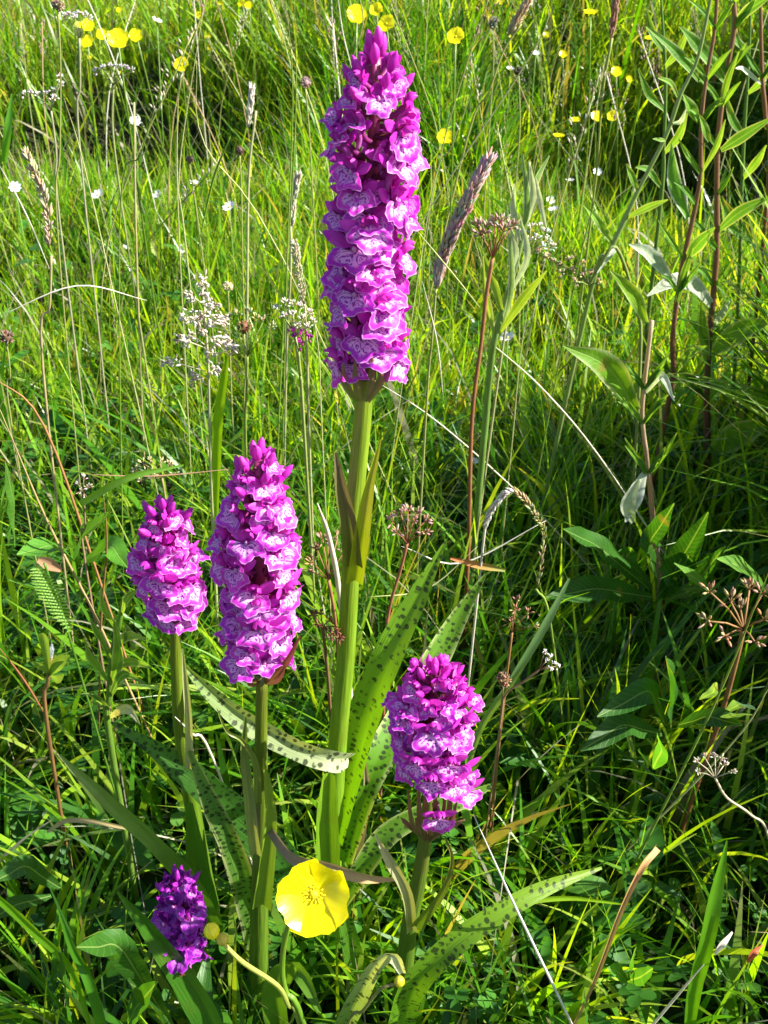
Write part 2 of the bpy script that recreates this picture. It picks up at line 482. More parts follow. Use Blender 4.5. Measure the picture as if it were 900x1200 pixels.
# near: seen blade by blade
x, y, cid = clumped(16500, .05, 1.0, (.42, .42), 11, .011, lambda x, y: .12 + .88 * patchy(x, y, 1.6) ** 1.4)
L = NR.gamma(4, .030, len(x)) * (.70 + .5 * patchy(x, y, 1.1)) * np.clip(1.15 - .35 * y, .7, 1)
front = np.clip((.40 - y) / .2, 0, 1)
L = np.minimum(L, .055 + .36 * np.clip(y - .05, 0, 9))
near_or = (np.abs(x) < .17) & (y < .38)
L = np.where(near_or, np.minimum(L, .13), L)
W = NR.gamma(3, .00125, len(x)) + .0008
bz = (cid * 2.399) % (2 * np.pi)
grass_field('meadow_grass', x, y, L, W, [3, 3, 2.4, 1.4, 2.6, .4, .25, .2], 7, .36, .9,
            'fine green grass blades growing thickly round the orchids', bz)
x, y, cid = clumped(2600, .16, .95, (.40, .42), 4, .016, lambda x, y: .3 + .7 * patchy(x, y, 1.3))
L = NR.uniform(.09, .21, len(x)); L = np.minimum(L, .07 + .40 * np.clip(y - .08, 0, 9)); L = np.where((np.abs(x) < .16) & (y < .40), np.minimum(L, .12), L)
grass_field('broad_grass', x, y, L, NR.uniform(.0032, .0062, len(x)), [3, 3, 2, 1, 4, .2, .1, .1], 9, .40, 1.3,
            'broader darker grass blades arching between the fine ones', (cid * 2.399) % (2 * np.pi))
# middle distance
x, y, cid = clumped(84000, 1.0, 2.3, (.5, .44), 9, .013, lambda x, y: (.3 + .7 * patchy(x, y, .8)) * (1 - .45 * hollow(x, y)))
tm = tall_map(x, y)
L = NR.gamma(5, .0165, len(x)) * (.6 + .5 * patchy(x, y, .6)) * (1 + 1.2 * tm)
W = NR.gamma(3, .0011, len(x)) + .0013
grass_field('lawn_grass', x, y, L, W, [2.4, 3.2, 3.2, 2.2, 1.2, .8, .9, .7], 5, .28, .6,
            'sunlit yellow-green grass behind the tall orchid', (cid * 2.399) % (2 * np.pi))
# far
x, y, cid = clumped(80000, 2.3, 6.5, (.5, .44), 8, .03, lambda x, y: (.35 + .65 * patchy(x, y, .5)) * np.clip(1.5 - y / 6, .2, 1) * (1 - .5 * hollow(x, y)))
L = NR.gamma(6, .026, len(x)) * (1 + .6 * tall_map(x, y))
W = NR.gamma(5, .0009, len(x)) + .002
grass_field('distant_grass', x, y, L, W, [2, 3, 3.4, 3, 1.0, 2.2, 1.6, 1.2], 4, .3, .8,
            'hazy olive-green meadow grass at the back of the picture', (cid * 2.399) % (2 * np.pi))
x, y, cid = clumped(30000, 6.5, 26, (1.0, .6), 6, .08)
grass_field('horizon_grass', x, y, NR.gamma(6, .055, len(x)), NR.gamma(5, .002, len(x)) + .004, [2, 3, 3, 3, 1.5, 2, 1.6, 1], 3, .3, .8,
            'meadow grass running on beyond the far flowers', (cid * 2.399) % (2 * np.pi))
# thin fine wisps and straw
x, y, cid = clumped(5000, .15, 2.6, (.4, .42), 3, .03)
grass_field('dry_thatch', x, y, NR.gamma(5, .034, len(x)) * np.clip(.35 + y, .3, 1), NR.gamma(4, .0002, len(x)) + .0005, [.3, .3, .2, .3, .2, 1, 3, 3], 6, 1.0, 1.3,
            'thin dry straw and dead blades lying through the grass', None, M_DRY)
# rank grass standing right of the picture; it throws the shade over the right foreground
x = NR.uniform(.45, 1.0, 17000); y = NR.uniform(.44, .90, 17000)
kp = NR.random(17000) < .35 + .65 * patchy(x, y, 1.2); x, y = x[kp], y[kp]
x = np.concatenate([x, NR.uniform(.36, .7, 1500)]); y = np.concatenate([y, NR.uniform(.16, .46, 1500)])
grass_field('rank_grass', x, y, NR.uniform(.25, .46, len(x)) * np.where(y < .46, .5, 1), NR.uniform(.006, .010, len(x)), [3, 3, 2, 1, 3, .5, .5, .3], 6, .22, .7,
            'tall rank grass standing at the right of the orchids')

qx = np.concatenate([NR.uniform(.95, 1.5, 7000), NR.uniform(-.12, .22, 2600), NR.uniform(-1.5, -1.2, 300)])  # tall clumps added, mostly out of frame, to cast shade over the hollows
qy = np.concatenate([NR.uniform(1.65, 2.4, 7000), NR.uniform(1.9, 2.4, 2600), NR.uniform(1.9, 2.4, 300)])
grass_field('shade_tussock_grass', qx, qy, NR.uniform(.18, .32, len(qx)) * np.where(qx > .9, 1.9, 1), NR.uniform(.005, .010, len(qx)), [3, 2, 1, .5, 5, .3, .3, .2], 6, .25, .8,
            'dark green tussocks added to throw shade into the hollows behind')
# broad ground herbs: small rounded leaves (clover, plantain seedlings) as ground cover
def ground_cover(n):
    mb = MB()
    for i in range(n):
        y = .12 + 1.5 * R.random() ** 1.3
        x = R.uniform(-1, 1) * (.30 + .42 * y)
        z = float(terr(x, y)) + R.uniform(.015, .07)
        g = R.choice([(.035, .13, .012), (.05, .17, .015), (.03, .10, .02), (.07, .19, .02)])
        kind = R.random()
        if kind < .55:       # trefoil
            up = (Vector((0, 0, 1)) + rv(.3)).normalized(); a0 = R.random() * 6.28; s = R.uniform(.006, .011)
            for k in range(3):
                a = a0 + k * 2.094
                d = Vector((math.cos(a), math.sin(a), .1)); d = (d - up * d.dot(up) * .8).normalized()
                p = Vector((x, y, z))
                pts = [p + d * (s * q) for q in (0, .35, .75, 1.05)]
                blade(mb, pts, [s * .15, s * .75, s * .95, s * .3], up, .25, 2, g)
        else:
            a = R.random() * 6.28; s = R.uniform(.02, .045); d = Vector((math.cos(a), math.sin(a), R.uniform(.1, .9))).normalized()
            p = Vector((x, y, z)); w = s * R.uniform(.22, .4)
            pts = [p + d * (s * q) + Vector((0, 0, -.35 * s * q * q)) for q in (0, .2, .45, .75, 1)]
            blade(mb, pts, [w * .2, w * .8, w, w * .7, w * .05], Vector((0, 0, 1)) + rv(.2), .3, 2, g, wave=.1)
    o = mb.build('ground_cover', M_VEG); o['kind'] = 'stuff'; o['label'] = 'clover and small broad leaves low among the grass'
ground_cover(2300)
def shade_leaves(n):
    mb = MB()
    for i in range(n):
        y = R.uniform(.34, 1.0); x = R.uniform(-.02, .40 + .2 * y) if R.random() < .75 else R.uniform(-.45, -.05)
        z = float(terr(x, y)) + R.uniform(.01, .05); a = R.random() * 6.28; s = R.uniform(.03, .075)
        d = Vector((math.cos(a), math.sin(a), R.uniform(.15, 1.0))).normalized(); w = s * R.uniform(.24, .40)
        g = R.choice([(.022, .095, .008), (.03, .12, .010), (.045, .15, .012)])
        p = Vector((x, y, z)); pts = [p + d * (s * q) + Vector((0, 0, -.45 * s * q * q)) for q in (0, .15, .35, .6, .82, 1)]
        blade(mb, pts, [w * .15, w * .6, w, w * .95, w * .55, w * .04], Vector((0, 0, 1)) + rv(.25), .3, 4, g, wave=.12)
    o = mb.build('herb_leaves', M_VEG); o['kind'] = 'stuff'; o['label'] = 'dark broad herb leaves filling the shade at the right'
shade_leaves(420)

# ------------------------------------------------------------------ orchids
def make_lip(seed, s=1.0, frill=1.0):
    r_ = random.Random(seed); mb = MB()
    p1, p2, p3 = r_.random() * 6, r_.random() * 6, r_.random() * 6
    NA, NRr = 30, 7
    asym = r_.uniform(-.05, .05)
    grid = []
    for i in range(NA + 1):
        a = math.radians(-112 + 224 * i / NA)
        Rr = .0072 * (1 + .14 * math.cos(a * 5.4) * (1 if abs(a) < 1.1 else .3) + .035 * math.sin(a * 17 + p1) * frill + asym * math.sin(a))
        Rr *= 1 - .42 * max(0, abs(a) - 1.25) - .03 * (abs(a) < .3)
        row = []
        for j in range(NRr + 1):
            q = j / NRr; r = Rr * q
            xx = math.sin(a) * r * 1.12; zz = -math.cos(a) * r
            yy = .0035 * math.sin(q * 1.5) - 26 * xx * xx - 12 * zz * zz + .00036 * frill * math.sin(a * 12 + p2) * q * q - .0010 * q ** 3 * math.sin(a * 4 + p3)
            yy += .00022 * math.sin(xx * 2300 + p1) * math.sin(zz * 2100 + p2) * q
            row.append(mb.vert((xx * s, yy * s, zz * s), (math.sin(a) * q, math.cos(a) * q), (q, 0, 0)))
        grid.append(row)
    for i in range(NA):
        for j in range(NRr):
            if j == 0: mb.face((grid[i][0], grid[i][1], grid[i + 1][1]))
            else: mb.face((grid[i][j], grid[i][j + 1], grid[i + 1][j + 1], grid[i + 1][j]))
    return mb
def make_sepal(seed, side, s=1.0):
    r_ = random.Random(seed); mb = MB()
    up = r_.uniform(.35, .8)
    d = Vector((side * .85, .30 + r_.uniform(-.2, .2), up)).normalized()
    L_ = .0080 * r_.uniform(.9, 1.15) * s
    pts, w = [], []
    for k in range(7):
        t = k / 6
        pts.append(Vector((side * .0012 * s, -.0005 * s, .001 * s)) + d * (L_ * t) + Vector((side * .3, -.5, .2)) * (L_ * .35 * t * t))
        w.append(.0045 * s * math.sin(math.pi * (t * .93 + .05)) ** .7)
    blade(mb, pts, w, Vector((0, 1, .25)), -.25, 4, (1, 1, 1))
    return mb
def make_hood(seed, s=1.0):
    """two upper petals and the back sepal closed into a helmet over the throat"""
    r_ = random.Random(seed); mb = MB()
    for (sx, tilt, L0) in ((-.45, .5, .0058), (.45, .5, .0058), (0, .15, .0066)):
        L_ = L0 * s * r_.uniform(.9, 1.1)
        pts, w = [], []
        for k in range(6):
            t = k / 5
            pts.append(Vector((sx * .006 * s * math.sin(t * 2.3), (-.001 + .0052 * t * t) * s, .0008 * s + L_ * math.sin(t * 1.9) * .95)))
            w.append(.0042 * s * math.sin(math.pi * (t * .9 + .08)) ** .7)
        blade(mb, pts, w, Vector((sx * 2, -1, .3)), -.55, 4)
    return mb
def make_column(s=1.0):
    mb = MB()
    ellip(mb, (0, .0002 * s, -.0008 * s), (0, .6, 1), .0008 * s, .0030 * s, (.75, .35, .65), 6, 4)
    return mb
def make_ovary(seed, s=1.0):
    """twisted ovary that joins the axis, with the spur bent down behind the lip"""
    r_ = random.Random(seed); mb = MB()
    pts = spline([(0, -.0105 * s, -.004 * s), (0, -.006 * s, -.003 * s), (0, -.002 * s, 0), (0, .0008 * s, .0005 * s)], 3)
    tube(mb, pts, [.0011 * s] * 3 + [.0014 * s] * 3 + [.0017 * s] * 3 + [.0010 * s], (.20, .03, .10), (.42, .03, .36), 6)
    pts = spline([(0, 0, 0), (0, -.003 * s, -.0035 * s), (0, -.0035 * s, -.008 * s)], 3)
    tube(mb, pts, [.0017 * s, .0016 * s, .0015 * s, .0014 * s, .0013 * s, .0011 * s, .0007 * s], (.5, .06, .45), (.6, .2, .55), 6)
    return mb
def make_bract(seed, s=1.0, c=((.13, .09, .03), (.22, .03, .11))):
    r_ = random.Random(seed); mb = MB()
    L_ = .0150 * s * r_.uniform(.8, 1.15); sx = r_.uniform(-.2, .2)
    pts, w = [], []
    for k in range(6):
        t = k / 5
        pts.append(Vector((sx * L_ * t, -.0105 * s + L_ * t * .85, -.0055 * s + .006 * s * t + .004 * s * t * t)))
        w.append(.0036 * s * (1 - t) ** .7 * (.6 + t))
    blade(mb, pts, w, Vector((0, -.5, 1)), .35, 2, *c)
    return mb
def make_bud(seed, s=1.0):
    r_ = random.Random(seed); mb = MB()
    pts, rad = [], []
    for k in range(8):
        t = k / 7
        pts.append((.0006 * s * math.sin(t * 3), 0, .0100 * s * t)); rad.append(.0026 * s * max(.05, math.sin(math.pi * (t * .9 + .08)) ** .8))
    tube(mb, pts, rad, n=8)
    return mb
class Kit:                      # shared floret meshes for one size / colouring
    def __init__(k, s, sep, tag_, frill=1.0, lipmat=None):
        def me(mb, name, mat):
            o = mb.build(name, mat); m = o.data; bpy.data.objects.remove(o); m.name = name; return m
        k.lips = [me(make_lip(i * 7 + 1, s, frill), 'lip', lipmat or M_LIP) for i in range(7)]
        k.sl = [me(make_sepal(i + 50, -1, s), 'sepal', sep) for i in range(3)]
        k.sr = [me(make_sepal(i + 70, 1, s), 'sepal', sep) for i in range(3)]
        k.hood = [me(make_hood(i + 90, s), 'hood', sep) for i in range(3)]
        k.col = me(make_column(s), 'column', M_PALE)
        k.ov = [me(make_ovary(i, s), 'flower', M_BRACT) for i in range(2)]
        k.br = [me(make_bract(i, s), 'bract', M_BRACT) for i in range(3)]
        k.bud = [me(make_bud(i, s), 'flower_bud', sep) for i in range(2)]
def kid(name, me, parent, mat4=None):
    o = bpy.data.objects.new(name, me); COL.objects.link(o); o.parent = parent
    if mat4 is not None: o.matrix_local = mat4
    return o

def floret(kit, root, pos, out, up, scale=1.0):
    """pos = throat, out = direction the flower faces"""
    out = out.normalized(); xx = out.cross(up).normalized(); zz = xx.cross(out).normalized()
    m = Matrix((xx, out, zz)).transposed().to_4x4(); m.translation = pos
    m = m @ Matrix.Scale(scale, 4)
    f = kid('flower', R.choice(kit.ov), root, m)
    lt = Matrix.Rotation(R.gauss(0, .28), 4, 'Y') @ Matrix.Rotation(math.radians(R.uniform(5, 52)), 4, 'X') @ Matrix.Diagonal((R.uniform(.9, 1.12), 1, R.uniform(.85, 1.1), 1))
    kid('lip', R.choice(kit.lips), f, lt)
    kid('sepal', R.choice(kit.sl), f); kid('sepal', R.choice(kit.sr), f)
    kid('hood', R.choice(kit.hood), f); kid('column', kit.col, f)
    kid('bract', R.choice(kit.br), f, Matrix.Rotation(R.uniform(-.3, .3), 4, 'Y'))
    return f

def spike(kit, root, A, B, n, prof, nbuds=7, base=Vector((0, 0, 0)), cover=1.0, drop=.9, seed_ang=0, ax_r=.0042):
    """A bottom, B top of the flowering axis (world), prof(t) = radius of the spike at height t"""
    ax = (B - A); Ln = ax.length; ax.normalize()
    e1 = ax.cross(Vector((0, 1, 0))).normalized(); e2 = ax.cross(e1).normalized()
    mb = MB()
    tube(mb, [A - ax * .004 + ax * (Ln * 1.0 * k / 8) for k in range(9)], [ax_r * (1 - .07 * k) for k in range(9)], (.16, .11, .03), (.30, .03, .15), 8)
    mb.build('spike_axis', M_STEM, root, base)
    for i in range(n):
        t = (i + .5 + R.uniform(-2.2, 2.2)) / n; t = min(.985, max(.01, t))
        a = seed_ang + i * 2.39996 + R.gauss(0, .24)
        rd = (e1 * math.cos(a) + e2 * math.sin(a)).normalized()
        r = prof(t) * R.uniform(.84, 1.12)
        s = .80 + .25 * math.sin(math.pi * min(1, t * .75 + .3)) - .9 * max(0, t - .8)
        out = rd + ax * R.uniform(-.15, .2) + rv(.2)
        pos = A + ax * (Ln * t * .93) + rd * (r - .0080 * s) + ax * .003
        floret(kit, root, pos - base, out, ax + rv(.10), s * R.uniform(.85, 1.1))
    for i in range(nbuds):
        a = i * 2.39996 + 1; tt = i / max(1, nbuds - 1)
        rd = (e1 * math.cos(a) + e2 * math.sin(a))
        spread = (1 - tt) * .75 + .08
        d = (ax + rd * spread + rv(.06)).normalized()
        p = A + ax * (Ln * (.86 + .13 * tt)) + rd * (.0085 * (1 - tt) + .0008)
        q = d.to_track_quat('Z', 'Y').to_matrix().to_4x4(); q.translation = p - base
        kid('flower_bud', R.choice(kit.bud), root, q @ Matrix.Diagonal((.62, .62, .80 - .12 * tt, 1)))
        kid('bud_bract', R.choice(kit.br), root, Matrix.Translation(p - base - d * .004) @ d.to_track_quat('Y', 'Z').to_matrix().to_4x4() @ Matrix.Scale(.55, 4))

def stem_part(root, base, pts, wpxs, c, c2=None, mat=None, name='stem', n=10, sub=5):
    """pts: (px,py,Y) from the top down; goes on to the ground"""
    W_ = [P(*p) for p in pts]
    last, prev = W_[-1], W_[-2]
    gz = float(terr(last.x, last.y)) - .01
    rr = [wpx(w, p) / 2 for w, p in zip(wpxs, W_)]
    if last.z > gz + .004:
        d = (last - prev); dz = max(1e-4, -d.z); k = min((last.z - gz) / dz, 3.0)
        W_.append(Vector((last.x + d.x * k * .85, last.y + d.y * k * .85, gz))); rr.append(rr[-1])
    data = spline([(*p, r) for p, r in zip(W_, rr)], sub)
    mb = MB()
    tube(mb, [Vector(d[:3]) for d in data], [d[3] for d in data], c, c2, n)
    return mb.build(name, mat or M_STEM, root, base)

def leaf_part(root, base, pts, wpxs, c=(.11, .24, .018), c2=None, mat=None, name='leaf', fold=.3, cross=6, hint=None, wave=.06, sub=5, edge=None, twist=0):
    W_ = [P(*p) for p in pts]
    data = spline([(*p, wpx(w, p)) for p, w in zip(W_, wpxs)], sub)
    mb = MB()
    blade(mb, [Vector(d[:3]) for d in data], [max(.0003, d[3]) for d in data], hint or Vector((0, -.9, .35)), fold, cross, c, c2, wave=wave, edge=edge, twist=twist)
    return mb.build(name, mat or M_VEG, root, base)

def gbase(px, py, Y):
    p = P(px, py, Y)
    return Vector((p.x, p.y, float(terr(p.x, p.y))))

kitA = Kit(1.07, M_SEPAL, 'a')
kitB = Kit(1.0, M_SEPAL, 'b', 1.5)

# 1. the tall one
b1 = gbase(392, 1000, .36)
o1 = thing('orchid', 'tallest orchid with long magenta flower spike on a thick green stem, centre', 'orchid', b1, 'spotted orchids in flower')
A, B = P(430, 432, .36), P(441, 52, .36)
stem_part(o1, b1, [(429, 420, .36), (424, 500, .36), (414, 610, .36), (406, 760, .36), (395, 880, .36), (390, 990, .36), (388, 1110, .355)], [21, 22, 22, 22, 23, 23, 23], (.20, .29, .022), (.12, .28, .015))
spike(kitA, o1, A, B, 82, lambda t: .0196 * (1 - .06 * (1 - t)) * (1 if t < .78 else 1 - .50 * ((t - .78) / .22) ** 1.5), 12, b1)
for (ex, ey, w_) in ((402, 425, 9), (447, 428, 10), (416, 418, 8), (436, 415, 9)):
    leaf_part(o1, b1, [(424 + (ex - 424) * .3, 470, .353), (424 + (ex - 424) * .9, 448, .349), (ex, ey, .347)], [w_ * .6, w_, 2], (.16, .26, .03), (.22, .16, .08), M_BRACT, 'lower_bract', .5)
leaf_part(o1, b1, [(414, 660, .353), (408, 610, .347), (400, 570, .345), (393, 530, .348)], [22, 20, 15, 3], (.10, .15, .02), (.11, .09, .05), M_STEM, 'stem_leaf', .8)
leaf_part(o1, b1, [(416, 680, .355), (425, 620, .347), (433, 570, .345), (446, 515, .345)], [20, 18, 12, 2], (.26, .36, .010), (.28, .34, .02), M_STEM, 'stem_leaf', .7)
sp = dict(mat=M_SPOT)
leaf_part(o1, b1, [(396, 985, .355), (410, 910, .365), (432, 830, .375), (458, 765, .385), (488, 705, .40), (524, 632, .42)], [18, 36, 42, 38, 27, 3], (.11, .28, .008), (.15, .30, .015), hint=Vector((-.6, -.8, .1)), **sp)
leaf_part(o1, b1, [(404, 1010, .35), (432, 915, .37), (470, 845, .40), (510, 775, .43), (540, 720, .45), (569, 673, .46)], [20, 34, 38, 32, 20, 3], (.09, .24, .008), (.12, .24, .02), edge=(.40, .48, .18), hint=Vector((-.4, -.9, .1)), **sp)
leaf_part(o1, b1, [(409, 888, .342), (400, 890, .337), (388, 889, .334), (362, 882, .335), (325, 865, .34), (285, 842, .345), (248, 812, .35), (212, 776, .355)], [20, 27, 27, 27, 27, 26, 18, 3], (.50, .54, .34), (.17, .28, .06), M_SPOT, fold=.5, hint=Vector((.1, -1, .45)))
leaf_part(o1, b1, [(388, 1190, .33), (392, 1130, .34), (388, 1060, .342), (384, 960, .345), (386, 905, .347)], [28, 27, 27, 26, 14], (.10, .27, .012), (.17, .32, .02), M_STEM, 'leaf_sheath', .6)
leaf_part(o1, b1, [(425, 1230, .31), (420, 1150, .31), (408, 1090, .315), (396, 1030, .325)], [26, 26, 20, 6], (.09, .22, .02), **sp)
leaf_part(o1, b1, [(415, 1010, .36), (425, 960, .365), (430, 925, .37), (428, 890, .37)], [12, 12, 9, 2], (.30, .22, .09), (.40, .30, .18), M_DRY, 'withered_leaf', .9)

# 2. second orchid
b2 = gbase(303, 1200, .31)
o2 = thing('orchid', 'second tallest orchid with plump magenta spike left of the tall one', 'orchid', b2, 'spotted orchids in flower')
A, B = P(306, 778, .31), P(303, 530, .318)
stem_part(o2, b2, [(307, 790, .31), (306, 870, .31), (306, 960, .31), (304, 1060, .31), (303, 1180, .31)], [14, 15, 17, 21, 24], (.12, .15, .015), (.08, .19, .015))
spike(kitA, o2, A, B, 62, lambda t: .0190 * (1 if t < .65 else 1 - .55 * ((t - .65) / .35) ** 1.5) * (.9 + .15 * min(1, t * 4)), 10, b2, seed_ang=1)
for (sx, ex, ey) in ((-1, 275, 762), (1, 352, 745), (1, 335, 780), (-1, 290, 790)):
    leaf_part(o2, b2, [(307 + sx * 3, 800, .308), ((307 + ex) / 2 + sx * 4, (ey + 800) / 2 + 6, .303), (ex, ey, .301)], [5, 8, 2], (.16, .11, .03), (.22, .07, .06), M_BRACT, 'lower_bract', .4)
leaf_part(o2, b2, [(300, 1000, .303), (293, 935, .302), (287, 880, .303), (288, 840, .305)], [14, 13, 10, 2], (.25, .30, .10), (.07, .12, .02), M_STEM, 'stem_leaf', .8)
leaf_part(o2, b2, [(308, 1060, .300), (318, 970, .300), (316, 930, .302), (309, 888, .304)], [22, 15, 11, 2], (.14, .25, .02), (.20, .28, .03), M_STEM, 'stem_leaf', .7)
leaf_part(o2, b2, [(303, 940, .303), (300, 895, .301), (285, 868, .300), (266, 856, .300), (254, 830, .302)], [9, 8, 6, 4, 1], (.15, .20, .04), None, M_STEM, 'stem_leaf', .6)
leaf_part(o2, b2, [(352, 1035, .335), (310, 985, .34), (245, 925, .345), (190, 882, .35), (130, 846, .355)], [34, 50, 42, 26, 3], (.04, .14, .018), (.07, .18, .03), fold=.15, **sp)
leaf_part(o2, b2, [(330, 1230, .28), (322, 1160, .28), (345, 1130, .27), (375, 1185, .25)], [24, 30, 26, 6], (.09, .20, .015), None, M_VEG, fold=.4)

# 3. left orchid
b3 = gbase(240, 1040, .352)
o3 = thing('orchid', 'leftmost of the standing orchids, short tapering purple spike', 'orchid', b3, 'spotted orchids in flower')
o3['label'] = 'leftmost of the standing orchids, short tapering purple spike with open red axis'
A, B = P(204, 728, .352), P(191, 595, .352)
stem_part(o3, b3, [(205, 728, .352), (207, 790, .352), (212, 860, .352), (223, 930, .352), (238, 1020, .352), (250, 1080, .352)], [12, 14, 16, 18, 20, 22], (.14, .19, .015), (.06, .17, .012))
spike(kitA, o3, A, B, 38, lambda t: .0202 * (1 if t < .45 else 1 - .6 * (max(0, t - .45) / .55) ** 1.3) * (.75 + .5 * min(.5, t)), 9, b3, seed_ang=2.2)
leaf_part(o3, b3, [(222, 900, .347), (222, 850, .344), (218, 800, .344), (214, 760, .347)], [9, 9, 7, 2], (.40, .42, .22), (.30, .34, .14), M_STEM, 'stem_leaf', .7)
leaf_part(o3, b3, [(310, 1150, .322), (298, 1080, .327), (275, 1000, .332), (248, 940, .337), (222, 880, .344)], [28, 32, 29, 23, 5], (.08, .21, .015), (.11, .22, .05), edge=(.34, .36, .16), **sp)
leaf_part(o3, b3, [(245, 1080, .322), (222, 1030, .317), (180, 985, .317), (130, 940, .317), (70, 884, .322)], [34, 26, 22, 20, 3], (.07, .19, .012), (.16, .26, .05), M_STEM, fold=.35)
leaf_part(o3, b3, [(258, 1160, .332), (245, 1080, .337), (232, 1010, .342), (222, 940, .344)], [34, 34, 26, 8], (.04, .14, .010), (.07, .19, .012), M_STEM, 'leaf_sheath', .3)

# 4. right front orchid
b4 = gbase(470, 1190, .28)
o4 = thing('orchid', 'short frilly pink-violet orchid right of the tall stem, drooping lowest flowers', 'orchid', b4, 'spotted orchids in flower')
A, B = P(501, 925, .28), P(509, 790, .288)
stem_part(o4, b4, [(503, 925, .28), (498, 985, .28), (490, 1035, .28), (479, 1090, .28), (470, 1180, .28)], [13, 16, 18, 20, 22], (.10, .13, .02), (.07, .17, .012))
spike(kitB, o4, A + (B - A) * .24, B + (B - A) * .04, 48, lambda t: .0212 * (1 if t < .6 else 1 - .45 * ((t - .6) / .4) ** 1.5) * (.86 + .28 * min(.5, t)), 10, b4, seed_ang=.4)
for (px_, py_, Y_, ddx) in ((542, 915, .270, .45), (514, 968, .264, .05), (546, 938, .270, .35), (526, 905, .266, .15), (488, 905, .266, -.3), (505, 925, .264, -.1), (532, 930, .266, .3)):
    floret(kitB, o4, P(px_, py_ - 10, Y_) - b4, Vector((ddx, -1, -.1)), Vector((0, -.1, 1)), .95)
for (ex, ey, Y_) in ((499, 898, .266), (511, 890, .268), (523, 900, .266), (490, 912, .268), (478, 925, .268), (487, 958, .268), (535, 940, .268), (530, 905, .268), (470, 958, .272), (545, 960, .272), (505, 965, .266)):
    leaf_part(o4, b4, [(500, 985, .276), ((500 + ex) / 2 + (ex - 500) * .25, 965, .270), (ex, ey, Y_)], [R.uniform(4, 7), R.uniform(5, 9), 2], R.choice([(.15, .09, .035), (.16, .16, .04), (.11, .05, .03)]), (.24, .10, .07), M_BRACT, 'lower_bract', .5)
leaf_part(o4, b4, [(462, 1235, .265), (478, 1165, .258), (520, 1115, .262), (580, 1072, .272), (640, 1040, .285), (705, 1017, .30)], [34, 34, 30, 25, 18, 3], (.10, .26, .010), (.17, .27, .02), fold=.35, hint=Vector((.2, -.6, .8)), **sp)
leaf_part(o4, b4, [(400, 1060, .31), (425, 1015, .31), (455, 975, .315), (500, 950, .32), (545, 935, .325), (575, 920, .33)], [14, 26, 29, 28, 22, 5], (.10, .23, .02), (.12, .24, .03), fold=.3, edge=(.35, .42, .15), **sp)
leaf_part(o4, b4, [(483, 1090, .272), (477, 1045, .268), (457, 1008, .266), (440, 978, .266)], [12, 13, 12, 2], (.22, .27, .08), (.45, .40, .28), M_STEM, 'stem_leaf', .7)
leaf_part(o4, b4, [(487, 1085, .270), (518, 1045, .262), (530, 1008, .262), (521, 980, .265)], [16, 9, 5, 1.5], (.11, .19, .015), (.13, .11, .03), M_STEM, 'stem_leaf', .6)
leaf_part(o4, b4, [(395, 1215, .26), (420, 1165, .255), (440, 1130, .25), (460, 1120, .247), (472, 1140, .25)], [24, 24, 18, 16, 8], (.10, .22, .02), (.55, .58, .42), M_SPOT, fold=.5)

# 5. small dark one in the shade
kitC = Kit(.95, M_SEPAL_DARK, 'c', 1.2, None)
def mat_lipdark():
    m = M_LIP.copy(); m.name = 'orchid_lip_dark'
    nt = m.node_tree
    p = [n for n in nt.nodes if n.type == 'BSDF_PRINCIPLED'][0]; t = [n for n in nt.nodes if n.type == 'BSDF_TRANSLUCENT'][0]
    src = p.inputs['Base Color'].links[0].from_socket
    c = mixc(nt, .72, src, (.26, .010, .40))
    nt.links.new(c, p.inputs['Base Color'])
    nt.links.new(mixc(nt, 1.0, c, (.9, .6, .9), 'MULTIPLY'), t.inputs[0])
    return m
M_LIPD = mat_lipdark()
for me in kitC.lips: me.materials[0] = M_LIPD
b5 = gbase(225, 1180, .285)
o5 = thing('orchid', 'small deep purple orchid low in the shade beside the buttercup bud', 'orchid', b5, 'spotted orchids in flower')
A, B = P(215, 1132, .268), P(208, 1026, .302)
stem_part(o5, b5, [(214, 1130, .270), (222, 1165, .275), (232, 1210, .285)], [12, 14, 16], (.06, .16, .012))
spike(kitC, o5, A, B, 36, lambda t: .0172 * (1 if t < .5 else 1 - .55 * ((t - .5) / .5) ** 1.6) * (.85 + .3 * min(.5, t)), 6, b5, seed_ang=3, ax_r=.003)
leaf_part(o5, b5, [(262, 1235, .26), (228, 1165, .262), (180, 1095, .27), (138, 1045, .275)], [36, 36, 24, 3], (.035, .13, .010), (.05, .16, .012), M_STEM, fold=.3)
leaf_part(o5, b5, [(230, 1215, .28), (236, 1170, .29), (243, 1120, .31)], [26, 26, 6], (.035, .12, .010), None, M_STEM, fold=.3)

